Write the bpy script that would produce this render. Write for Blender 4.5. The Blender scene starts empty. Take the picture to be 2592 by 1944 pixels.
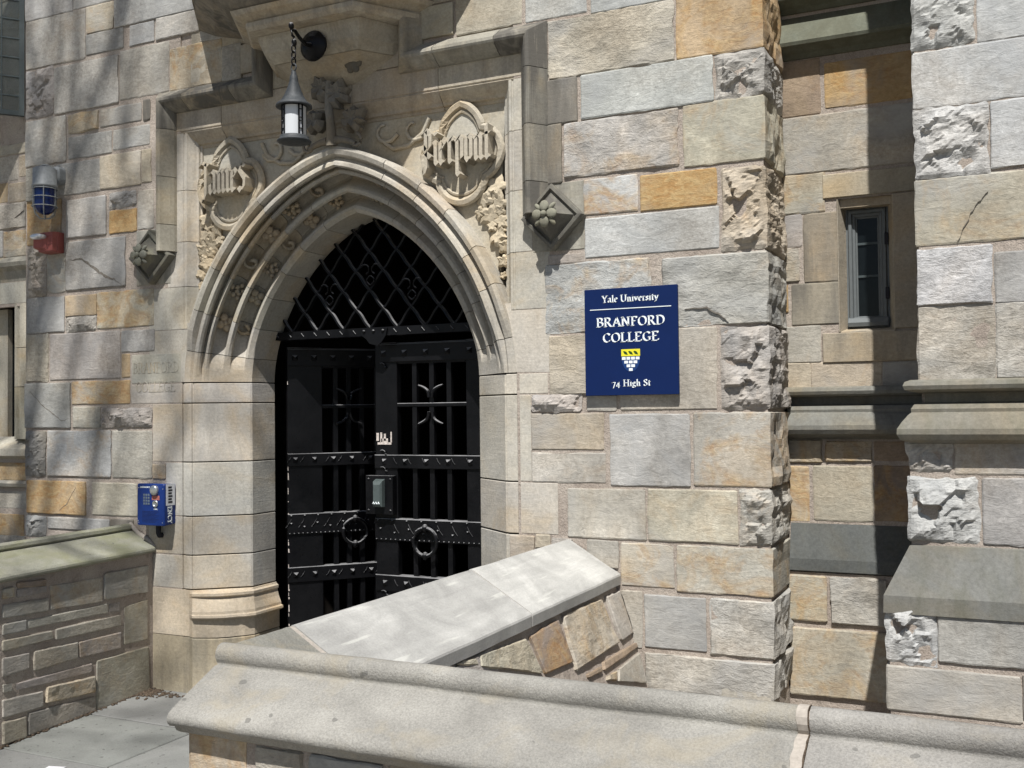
import bpy, math, random
from mathutils import Vector, Matrix, noise
import bmesh

SC = bpy.context.scene
COL = SC.collection
R = math.radians

# ------------------------------------------------------------------ camera
cam_data = bpy.data.cameras.new('camera')
cam = bpy.data.objects.new('camera', cam_data)
COL.objects.link(cam)
cam_data.sensor_width = 36.0
cam_data.lens = 36.0 * 2587.4 / 2592.0
cam_data.clip_start = 0.05
cam_data.clip_end = 500.0
_r = Vector((0.90482, 0.42563, -0.01162)); _u = Vector((0.02202, -0.01954, 0.99957)); _b = Vector((0.42522, -0.90468, -0.02706))
M = Matrix((_r, _u, _b)).transposed().to_4x4()
M.translation = Vector((0.0, -5.0, 1.75))
cam.matrix_world = M
SC.camera = cam

# ------------------------------------------------------------------ light
SUN_EL, SUN_AZ = 57.5, 16.5          # azimuth measured to the right of the facade's normal
world = bpy.data.worlds.new('World'); SC.world = world
world.use_nodes = True
nt = world.node_tree
for n in list(nt.nodes): nt.nodes.remove(n)
sky = nt.nodes.new('ShaderNodeTexSky'); sky.sky_type = 'NISHITA'; sky.sun_disc = False
sky.sun_elevation = R(SUN_EL)
sky.sun_rotation = R(180.0 - SUN_AZ)
bg = nt.nodes.new('ShaderNodeBackground'); bg.inputs['Strength'].default_value = 0.05
wo = nt.nodes.new('ShaderNodeOutputWorld')
nt.links.new(sky.outputs[0], bg.inputs[0]); nt.links.new(bg.outputs[0], wo.inputs[0])
sun_dir = Vector((math.sin(R(SUN_AZ)) * math.cos(R(SUN_EL)), -math.cos(R(SUN_AZ)) * math.cos(R(SUN_EL)), math.sin(R(SUN_EL))))
sd = bpy.data.lights.new('sun', 'SUN'); sd.energy = 5.0; sd.angle = R(0.53); sd.color = (1.0, 0.975, 0.935)
sun = bpy.data.objects.new('sun', sd); COL.objects.link(sun)
sun.rotation_euler = sun_dir.to_track_quat('Z', 'Y').to_euler()
sun.location = (2, -8, 14)
vs = SC.view_settings
vs.view_transform = 'Standard'; vs.look = 'None'; vs.gamma = 1.0; vs.use_curve_mapping = False
vs.exposure = 0.38
SC.cycles.max_bounces = 5; SC.cycles.diffuse_bounces = 3; SC.cycles.glossy_bounces = 2; SC.cycles.transmission_bounces = 3
SC.cycles.use_adaptive_sampling = True; SC.cycles.adaptive_threshold = 0.02
SC.render.use_persistent_data = False

# ------------------------------------------------------------------ materials
MATS = {}
class NT:
    def __init__(s, name):
        s.m = bpy.data.materials.new(name); s.m.use_nodes = True
        s.t = s.m.node_tree
        s.b = s.t.nodes['Principled BSDF']
        MATS[name] = s.m
    def n(s, typ, **kw):
        k = s.t.nodes.new(typ)
        for a, v in kw.items(): setattr(k, a, v)
        return k
    def l(s, a, b): s.t.links.new(a, b)
    def val(s, sock, v):
        if hasattr(v, 'links'): s.l(v, sock)
        else: sock.default_value = v
    def math(s, op, a, b=0.0, c=None, clamp=False):
        k = s.n('ShaderNodeMath', operation=op, use_clamp=clamp)
        s.val(k.inputs[0], a); s.val(k.inputs[1], b)
        if c is not None: s.val(k.inputs[2], c)
        return k.outputs[0]
    def mix(s, f, a, b, blend='MIX'):
        k = s.n('ShaderNodeMix', data_type='RGBA', blend_type=blend)
        s.val(k.inputs[0], f); s.val(k.inputs[6], a); s.val(k.inputs[7], b)
        return k.outputs[2]
    def noise(s, vec, scale, detail=4.0, rough=0.55, dist=0.0):
        k = s.n('ShaderNodeTexNoise')
        s.l(vec, k.inputs['Vector'])
        k.inputs['Scale'].default_value = scale; k.inputs['Detail'].default_value = detail
        k.inputs['Roughness'].default_value = rough; k.inputs['Distortion'].default_value = dist
        return k.outputs['Fac']
    def rng(s, v, a, b, c, d):
        k = s.n('ShaderNodeMapRange'); k.clamp = True
        s.l(v, k.inputs[0])
        for i, q in enumerate((a, b, c, d)): k.inputs[i + 1].default_value = q
        return k.outputs[0]
    def pos(s, jitter=True):
        g = s.n('ShaderNodeNewGeometry')
        if not jitter: return g.outputs['Position'], None
        o = s.n('ShaderNodeObjectInfo')
        k = s.n('ShaderNodeVectorMath', operation='ADD')
        s.l(g.outputs['Position'], k.inputs[0])
        c = s.n('ShaderNodeCombineXYZ')
        r17 = s.math('MULTIPLY', o.outputs['Random'], 37.0)
        s.l(r17, c.inputs[0]); s.l(s.math('MULTIPLY', r17, 1.7), c.inputs[1]); s.l(s.math('MULTIPLY', r17, 0.6), c.inputs[2])
        s.l(c.outputs[0], k.inputs[1])
        return k.outputs[0], o
    def mapping(s, vec, rot, scale):
        k = s.n('ShaderNodeMapping')
        s.l(vec, k.inputs['Vector'])
        if hasattr(rot, 'links'): s.l(rot, k.inputs['Rotation'])
        else: k.inputs['Rotation'].default_value = rot
        k.inputs['Scale'].default_value = scale
        return k.outputs[0]
    def mulv(s, col, v):
        k = s.n('ShaderNodeVectorMath', operation='SCALE')
        s.val(k.inputs[0], col); s.val(k.inputs['Scale'], v)
        return k.outputs[0]
    def bump(s, h, dist, strength=1.0, prev=None):
        k = s.n('ShaderNodeBump'); k.inputs['Distance'].default_value = dist; k.inputs['Strength'].default_value = strength
        s.l(h, k.inputs['Height'])
        if prev is not None: s.l(prev, k.inputs['Normal'])
        return k.outputs[0]
    def done(s, col=None, rough=0.9, normal=None, spec=0.25, metal=0.0):
        if col is not None: s.val(s.b.inputs['Base Color'], col)
        s.val(s.b.inputs['Roughness'], rough)
        s.b.inputs['Specular IOR Level'].default_value = spec
        s.b.inputs['Metallic'].default_value = metal
        if normal is not None: s.l(normal, s.b.inputs['Normal'])
        return s.m

def stone_mat(name, relief):
    q = NT(name); v, o = q.pos()
    ang = q.n('ShaderNodeCombineXYZ')
    q.l(q.math('MULTIPLY_ADD', o.outputs['Random'], 2.6, -1.3), ang.inputs[1])
    sv = q.mapping(v, ang.outputs[0], (1.0, 1.0, 2.6))
    big = q.noise(v, 3.0, 4.0, 0.62, 0.5)
    streak = q.noise(sv, 13.0, 4.0, 0.72, 0.8)
    grain = q.noise(v, 52.0, 4.0, 0.8)
    hue0 = q.noise(v, 2.1, 3.0, 0.55, 0.7)
    col = o.outputs['Color']
    f = q.rng(big, 0.30, 0.70, 0.70, 1.20)
    f = q.math('MULTIPLY', f, q.rng(streak, 0.3, 0.7, 0.87, 1.12))
    gf = q.n('ShaderNodeMix'); q.l(q.rng(hue0, 0.36, 0.64, 0.25, 1.0), gf.inputs[0]); gf.inputs[2].default_value = 1.0; q.l(q.rng(grain, 0.30, 0.70, 0.66, 1.26), gf.inputs[3])
    f = q.math('MULTIPLY', f, gf.outputs[0])
    col = q.mulv(col, f)
    # warm / cool drift inside one stone
    hue = hue0
    wm = q.math('MULTIPLY', q.rng(hue, 0.50, 0.66, 0.0, 0.8), q.math('MULTIPLY_ADD', o.outputs['Alpha'], 1.6, 0.30, clamp=True))
    col = q.mix(wm, col, q.mix(0.55, col, (0.47, 0.36, 0.23, 1)))
    col = q.mix(q.rng(hue, 0.47, 0.32, 0.0, 0.65), col, q.mix(0.5, col, (0.33, 0.345, 0.36, 1)))
    # rusty stain, amount from the object's alpha
    al = o.outputs['Alpha']
    sn = q.noise(v, 4.6, 4.0, 0.66, 1.3)
    m = q.math('MULTIPLY_ADD', al, 0.24, -0.55)
    m = q.math('MULTIPLY', q.math('ADD', sn, m), 4.5, clamp=True)
    m = q.math('MULTIPLY', m, q.math('MULTIPLY', al, 2.4, clamp=True))
    rust = q.mix(q.rng(streak, 0.38, 0.62, 0.0, 1.0), (0.37, 0.195, 0.065, 1), (0.46, 0.33, 0.16, 1))
    col = q.mix(q.math('MULTIPLY', m, 0.66), col, q.mulv(rust, q.rng(grain, 0.28, 0.72, 0.75, 1.2)))
    vm = q.math('SUBTRACT', 1.0, q.math('MULTIPLY', q.math('ABSOLUTE', q.math('SUBTRACT', sn, 0.47)), 90.0), clamp=True)
    gate = q.rng(big, 0.52, 0.60, 0.0, 1.0)
    col = q.mix(q.math('MULTIPLY', q.math('MULTIPLY', vm, gate), 0.45), col, q.mulv(col, 1.45))
    h = q.math('ADD', q.math('MULTIPLY', grain, 0.55), streak)
    nrm = q.bump(h, 0.0050 * relief, 0.8)
    return q.done(col, 0.9, nrm, 0.2)
stone_mat('stone_smooth', 1.0)
stone_mat('stone_rough', 1.9)

def ashlar_mat(name, tooled=True, weather=(0.115, 0.108, 0.095, 1)):
    q = NT(name); v, o = q.pos()
    sv = q.mapping(v, (0, 0, 0), (9.0, 9.0, 1.1))
    big = q.noise(v, 2.6, 5.0, 0.6, 0.5)
    grain = q.noise(v, 60.0, 4.0, 0.78)
    drip = q.noise(sv, 1.3, 5.0, 0.62, 0.5)
    col = o.outputs['Color']
    f = q.math('MULTIPLY', q.rng(big, 0.30, 0.70, 0.76, 1.16), q.rng(grain, 0.3, 0.7, 0.80, 1.16))
    col = q.mulv(col, f)
    hue = q.noise(v, 1.9, 4.0, 0.6, 0.8)
    col = q.mix(q.rng(hue, 0.5, 0.70, 0.0, 0.75), col, q.mix(1.0, col, (1.08, 0.92, 0.70, 1), 'MULTIPLY'))
    col = q.mix(q.rng(hue, 0.47, 0.30, 0.0, 0.75), col, q.mix(1.0, col, (0.86, 0.90, 0.97, 1), 'MULTIPLY'))
    al = o.outputs['Alpha']
    m = q.math('ADD', q.math('MULTIPLY', drip, 0.55), q.math('MULTIPLY', big, 0.45))
    m = q.math('ADD', m, q.math('MULTIPLY_ADD', al, 0.34, -0.62))
    m = q.math('MULTIPLY', m, 5.0, clamp=True)
    col = q.mix(q.math('MULTIPLY', m, q.math('MULTIPLY', al, 1.6, clamp=True)), col, weather)
    spots = q.rng(q.noise(v, 30.0, 2.0, 0.5), 0.70, 0.76, 0.0, 0.35)
    col = q.mix(spots, col, q.mulv(col, 0.6))
    h = q.math('ADD', q.math('MULTIPLY', grain, 0.5), q.math('MULTIPLY', big, 0.8))
    if tooled:
        tv = q.mapping(v, (0.08, 0.1, 0.0), (7.0, 7.0, 60.0))
        h = q.math('ADD', h, q.math('MULTIPLY', q.noise(tv, 1.0, 2.0, 0.6, 0.6), 0.35))
    return q.done(col, 0.88, q.bump(h, 0.0035, 0.9), 0.22)
ashlar_mat('ashlar')
ashlar_mat('ashlar_mossy', False, (0.10, 0.10, 0.072, 1))

def mortar_mat():
    q = NT('mortar'); v, o = q.pos(False)
    big = q.noise(v, 5.0, 4.0); g = q.noise(v, 160.0, 3.0, 0.75)
    col = q.mix(q.rng(big, 0.35, 0.65, 0.0, 1.0), (0.36, 0.305, 0.26, 1), (0.45, 0.395, 0.34, 1))
    col = q.mulv(col, q.rng(g, 0.25, 0.75, 0.62, 1.2))
    col = q.mix(q.rng(q.noise(v, 17.0, 3.0), 0.58, 0.7, 0.0, 0.5), col, (0.2, 0.17, 0.145, 1))
    h = q.math('ADD', q.math('MULTIPLY', g, 0.6), q.noise(v, 45.0, 3.0))
    q.done(col, 0.95, q.bump(h, 0.006, 1.0), 0.15)
mortar_mat()

def granite_mat(name, tint, moss=0.0):
    q = NT(name); v, o = q.pos()
    big = q.noise(v, 3.0, 5.0, 0.6, 0.5); g = q.noise(v, 170.0, 3.0, 0.8); g2 = q.noise(v, 60.0, 3.0, 0.7)
    col = q.mulv(o.outputs['Color'], q.math('MULTIPLY', q.rng(big, 0.3, 0.7, 0.66, 1.16), q.rng(g, 0.3, 0.7, 0.74, 1.2)))
    col = q.mix(q.rng(q.noise(v, 5.0, 4.0, 0.6, 0.8), 0.5, 0.66, 0.0, 0.35), col, tint)
    if moss:
        mm = q.noise(q.mapping(v, (0, 0, 0), (1.0, 0.55, 2.0)), 5.0, 5.0, 0.65, 0.5)
        col = q.mix(q.rng(mm, 0.44, 0.62, 0.0, moss), col, (0.185, 0.19, 0.075, 1))
    sp = q.rng(q.noise(v, 24.0, 1.0, 0.4), 0.755, 0.77, 0.0, 0.55)
    col = q.mix(sp, col, (0.10, 0.098, 0.09, 1))
    h = q.math('ADD', g, q.math('MULTIPLY', g2, 0.8))
    q.done(col, 0.92, q.bump(h, 0.0028, 1.0), 0.2)
granite_mat('granite', (0.36, 0.31, 0.22, 1))
granite_mat('granite_mossy', (0.33, 0.31, 0.25, 1), 0.42)

def slab_mat():
    q = NT('slab'); v, o = q.pos()
    s1 = q.noise(q.mapping(v, (0.1, 0.5, 0.9), (14.0, 1.6, 6.0)), 1.2, 5.0, 0.65, 0.8)
    big = q.noise(v, 3.5, 4.0, 0.6, 0.6); g = q.noise(v, 130.0, 3.0, 0.7)
    col = q.mulv(o.outputs['Color'], q.math('MULTIPLY', q.rng(big, 0.3, 0.7, 0.72, 1.14), q.rng(s1, 0.3, 0.7, 0.86, 1.1)))
    col = q.mulv(col, q.rng(g, 0.3, 0.7, 0.88, 1.1))
    lines = q.noise(q.mapping(v, (0.2, 0.3, 0.62), (34.0, 2.2, 9.0)), 1.0, 3.0, 0.5, 0.2)
    col = q.mix(q.rng(lines, 0.63, 0.68, 0.0, 0.4), col, (0.62, 0.62, 0.57, 1))
    col = q.mix(q.rng(q.noise(q.mapping(v, (0, 0, 0), (30.0, 30.0, 4.0)), 1.0, 4.0), 0.66, 0.78, 0.0, 0.4), col, (0.16, 0.155, 0.145, 1))
    q.done(col, 0.72, q.bump(q.math('ADD', s1, q.math('MULTIPLY', g, 0.5)), 0.0022, 0.8), 0.35)
slab_mat()

def flag_mat():
    q = NT('flagstone'); v, o = q.pos()
    big = q.noise(v, 2.6, 5.0, 0.6, 0.6); g = q.noise(v, 120.0, 3.0, 0.7)
    col = q.mulv(o.outputs['Color'], q.math('MULTIPLY', q.rng(big, 0.3, 0.7, 0.78, 1.18), q.rng(g, 0.3, 0.7, 0.86, 1.12)))
    sp = q.rng(q.noise(v, 34.0, 1.0, 0.4), 0.70, 0.73, 0.0, 0.6)
    col = q.mix(sp, col, (0.05, 0.05, 0.045, 1))
    q.done(col, 0.8, q.bump(q.math('ADD', g, q.noise(v, 14.0, 4.0)), 0.003, 0.8), 0.3)
flag_mat()

def ground_mat():
    q = NT('pavement_ground'); v, o = q.pos(False)
    big = q.noise(v, 0.9, 5.0, 0.6); g = q.noise(v, 60.0, 4.0, 0.7)
    col = q.mix(q.rng(big, 0.35, 0.65, 0, 1), (0.22, 0.205, 0.185, 1), (0.30, 0.285, 0.255, 1))
    q.done(q.mulv(col, q.rng(g, 0.3, 0.7, 0.75, 1.15)), 0.95, q.bump(g, 0.006, 1.0), 0.15)
    q = NT('dirt'); v, o = q.pos(False)
    g = q.noise(v, 90.0, 4.0, 0.75)
    q.done(q.mix(q.rng(g, 0.35, 0.65, 0, 1), (0.055, 0.042, 0.032, 1), (0.15, 0.115, 0.085, 1)), 1.0, q.bump(g, 0.01, 1.0), 0.05)
ground_mat()

def iron_mat():
    q = NT('black_iron'); v, o = q.pos(False)
    g = q.noise(v, 45.0, 4.0, 0.65); b = q.noise(v, 7.0, 4.0, 0.6)
    col = q.mix(q.rng(b, 0.35, 0.7, 0, 1), (0.0035, 0.0037, 0.0045, 1), (0.0075, 0.0075, 0.0085, 1))
    chip = q.rng(q.noise(v, 38.0, 4.0, 0.7), 0.70, 0.74, 0.0, 0.55)
    col = q.mix(chip, col, (0.06, 0.058, 0.052, 1))
    gn = q.n('ShaderNodeNewGeometry'); sp_ = q.n('ShaderNodeSeparateXYZ'); q.l(gn.outputs['True Normal'], sp_.inputs[0])
    lit_tops = q.math('MULTIPLY', q.rng(sp_.outputs[2], 0.35, 0.62, 0.0, 0.85), q.rng(b, 0.3, 0.6, 0.5, 1.0))  # dusty grey on upward faces, painting their sunlit look into the colour
    col = q.mix(lit_tops, col, (0.27, 0.27, 0.275, 1))
    q.done(col, q.rng(g, 0.3, 0.7, 0.26, 0.46), q.bump(g, 0.0022, 0.8), 0.2)
    q = NT('lantern_iron'); v, o = q.pos(False)
    g = q.noise(v, 40.0, 4.0, 0.65)
    q.done(q.mix(q.rng(g, 0.35, 0.65, 0, 1), (0.032, 0.037, 0.041, 1), (0.062, 0.068, 0.074, 1)), 0.6, q.bump(g, 0.001, 0.6), 0.4)
    q = NT('grey_painted_metal'); v, o = q.pos(False)
    g = q.noise(v, 50.0, 4.0, 0.65)
    q.done(q.mulv((0.24, 0.255, 0.26), q.rng(g, 0.3, 0.7, 0.82, 1.12)), 0.55, q.bump(g, 0.0008, 0.6), 0.4)
iron_mat()

def plain(name, c, rough=0.5, spec=0.4, metal=0.0, var=0.12, scale=30.0, **kw):
    q = NT(name); v, o = q.pos(False)
    g = q.noise(v, scale, 4.0, 0.6)
    q.done(q.mulv(c, q.rng(g, 0.3, 0.7, 1 - var, 1 + var)), rough, None, spec, metal)
    for k, x in kw.items(): q.b.inputs[k].default_value = x
plain('sign_blue', (0.0025, 0.014, 0.075), 0.5, 0.2, 0, 0.06, 12.0)
plain('sign_white', (0.78, 0.83, 0.84), 0.5, 0.3, 0, 0.03)
plain('sign_yellow', (0.72, 0.66, 0.035), 0.5, 0.3, 0, 0.04)
plain('sign_green', (0.02, 0.06, 0.01), 0.5, 0.3)
plain('sign_shield_blue', (0.006, 0.035, 0.15), 0.45, 0.4)
plain('phone_blue', (0.006, 0.027, 0.15), 0.45, 0.3, 0, 0.1)
plain('phone_dark', (0.004, 0.010, 0.05), 0.5, 0.3)
plain('phone_key', (0.10, 0.13, 0.17), 0.4, 0.5)
plain('brushed_steel', (0.52, 0.54, 0.54), 0.32, 0.5, 0.85)
plain('red_paint', (0.27, 0.075, 0.062), 0.5, 0.4, 0, 0.14)
plain('red_light_print', (0.36, 0.12, 0.10), 0.6, 0.3)
plain('chrome_lens', (0.66, 0.67, 0.69), 0.12, 0.6, 0.55)
plain('blue_glass', (0.003, 0.014, 0.085), 0.15, 0.4)
plain('milk_glass', (0.58, 0.60, 0.62), 0.35, 0.5, 0, 0.03, 8.0)
plain('window_frame_paint', (0.12, 0.132, 0.135), 0.5, 0.4, 0, 0.08)
plain('window_glass', (0.006, 0.008, 0.009), 0.12, 0.22)
plain('curtain', (0.30, 0.27, 0.17), 0.9, 0.1)
plain('casement_metal', (0.05, 0.065, 0.068), 0.55, 0.4)
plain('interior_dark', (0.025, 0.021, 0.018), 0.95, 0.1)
plain('card_paper', (0.55, 0.56, 0.58), 0.7, 0.2, 0, 0.1)
plain('dark_print', (0.03, 0.03, 0.035), 0.8, 0.1)
plain('torn_paper', (0.62, 0.55, 0.50), 0.8, 0.1, 0, 0.35, 60.0)
plain('closer_grey', (0.07, 0.088, 0.086), 0.55, 0.4)
plain('joint_mortar', (0.36, 0.325, 0.285), 0.95, 0.1, 0, 0.15, 90.0)
plain('crack_dark', (0.16, 0.145, 0.125), 1.0, 0.0, 0, 0.3, 60.0)
plain('bark', (0.10, 0.08, 0.06), 0.95, 0.1, 0, 0.3, 12.0)
plain('leaf', (0.07, 0.10, 0.03), 0.7, 0.2, 0, 0.3)
q = NT('pane_glass'); q.b.inputs['Base Color'].default_value = (0.42, 0.46, 0.45, 1); q.b.inputs['Roughness'].default_value = 0.03
q.b.inputs['Transmission Weight'].default_value = 0.9; q.b.inputs['IOR'].default_value = 1.1

# ------------------------------------------------------------------ mesh helpers
class MB:
    def __init__(s): s.v = []; s.f = []; s.sm = []
    def add(s, verts, faces, smooth=False):
        o = len(s.v); s.v += [tuple(p) for p in verts]
        s.f += [tuple(i + o for i in f) for f in faces]; s.sm += [smooth] * len(faces)
        return s
    def box(s, x0, y0, z0, x1, y1, z1):
        return s.add([(x0, y0, z0), (x1, y0, z0), (x1, y1, z0), (x0, y1, z0), (x0, y0, z1), (x1, y0, z1), (x1, y1, z1), (x0, y1, z1)],
                     [(0, 3, 2, 1), (4, 5, 6, 7), (0, 1, 5, 4), (1, 2, 6, 5), (2, 3, 7, 6), (3, 0, 4, 7)])
    def loft(s, rings, closed=True, caps=True, smooth=False):
        n = len(rings[0]); v = [p for r in rings for p in r]; f = []
        m = n if closed else n - 1
        for i in range(len(rings) - 1):
            for j in range(m):
                k = (j + 1) % n
                f.append((i * n + j, i * n + k, (i + 1) * n + k, (i + 1) * n + j))
        s.add(v, f, smooth)
        if caps and closed:
            s.add(rings[0], [tuple(reversed(range(n)))]); s.add(rings[-1], [tuple(range(n))])
        return s
    def prism(s, poly, fn, a, b):            # poly of 2d points, fn(u,v,d) -> xyz
        return s.loft([[fn(u, v, a) for u, v in poly], [fn(u, v, b) for u, v in poly]])
    def tube(s, pts, rad, n=8, smooth=True, closed=False):
        pts = [Vector(p) for p in pts]; rings = []
        N = len(pts); up = Vector((0.31, 0.22, 0.93))
        for i, p in enumerate(pts):
            if closed: t = pts[(i + 1) % N] - pts[i - 1]
            else: t = pts[min(i + 1, N - 1)] - pts[max(i - 1, 0)]
            t.normalize()
            a = t.cross(up)
            if a.length < 0.1: a = t.cross(Vector((1, 0, 0)))
            a.normalize(); b = t.cross(a)
            rr = rad[i] if isinstance(rad, (list, tuple)) else rad
            rings.append([p + a * (rr * math.cos(2 * math.pi * k / n)) + b * (rr * math.sin(2 * math.pi * k / n)) for k in range(n)])
        if closed: rings.append(rings[0])
        return s.loft(rings, True, not closed, smooth)
    def lathe(s, prof, c, axis='z', n=24, smooth=True):
        rings = []
        for r, h in prof:
            ring = []
            for k in range(n):
                a = 2 * math.pi * k / n
                x, y = r * math.cos(a), r * math.sin(a)
                if axis == 'z': ring.append((c[0] + x, c[1] + y, c[2] + h))
                elif axis == 'y': ring.append((c[0] + x, c[1] + h, c[2] + y))
                else: ring.append((c[0] + h, c[1] + x, c[2] + y))
            rings.append(ring)
        return s.loft(rings, True, True, smooth)
    def ball(s, c, r, sx=1, sy=1, sz=1, n=10, m=6):
        prof = [(max(1e-4, math.sin(math.pi * i / m)), -math.cos(math.pi * i / m)) for i in range(m + 1)]
        rings = [[(c[0] + r * sx * q * math.cos(2 * math.pi * k / n), c[1] + r * sy * q * math.sin(2 * math.pi * k / n), c[2] + r * sz * h) for k in range(n)] for q, h in prof]
        return s.loft(rings, True, False, True)
    def xf(s, fn, start=0):
        s.v[start:] = [tuple(fn(Vector(p))) for p in s.v[start:]]
        return s
    def mesh(s, name, fix=True):
        me = bpy.data.meshes.new(name); me.from_pydata(s.v, [], s.f)
        me.polygons.foreach_set('use_smooth', s.sm)
        if fix:
            bm = bmesh.new(); bm.from_mesh(me)
            bmesh.ops.recalc_face_normals(bm, faces=bm.faces); bm.to_mesh(me); bm.free()
        me.update(); return me

def put(name, mb, mat, parent=None, color=None, stain=0.0, label=None, cat=None, group=None, kind=None, fix=True):
    o = bpy.data.objects.new(name, mb.mesh(name, fix) if isinstance(mb, MB) else mb)
    o.data.materials.append(MATS[mat]) if not o.data.materials else None
    COL.objects.link(o)
    if parent is not None: o.parent = parent
    if color is not None: o.color = (color[0], color[1], color[2], stain)
    tag(o, label, cat, group, kind)
    return o
def tag(o, label=None, cat=None, group=None, kind=None):
    for k, v in (('label', label), ('category', cat), ('group', group), ('kind', kind)):
        if v: o[k] = v
    return o
def empty(name, loc=(0, 0, 0), parent=None, **kw):
    o = bpy.data.objects.new(name, None); COL.objects.link(o)
    o.empty_display_size = 0.1
    o.location = loc
    if parent is not None: o.parent = parent
    return tag(o, kw.get('label'), kw.get('cat'), kw.get('group'), kw.get('kind'))

PAL = {'g': (0.32, 0.315, 0.30), 'lg': (0.39, 0.375, 0.345), 'lb': (0.40, 0.405, 0.395), 'bg': (0.36, 0.338, 0.295), 'b': (0.42, 0.365, 0.285),
       'o': (0.40, 0.27, 0.125), 'ob': (0.385, 0.29, 0.175), 'ol': (0.392, 0.362, 0.29), 'p': (0.335, 0.305, 0.28), 'd': (0.20, 0.182, 0.155), 'br': (0.255, 0.19, 0.14), 'xb': (0.46, 0.465, 0.465)}
for _k, _c in list(PAL.items()):
    _s = 0.9 if _k in ('o', 'd', 'br') else 0.86
    PAL[_k] = tuple(m_ + _s * (x_ - m_) for x_, m_ in zip(_c, (0.385, 0.36, 0.312)))
rnd = random.Random(7)
def jit(c, a=0.07):
    k = 1 + rnd.uniform(-a, a)
    return tuple(max(0.01, x * k * (1 + rnd.uniform(-0.011, 0.011))) for x in c)

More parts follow.
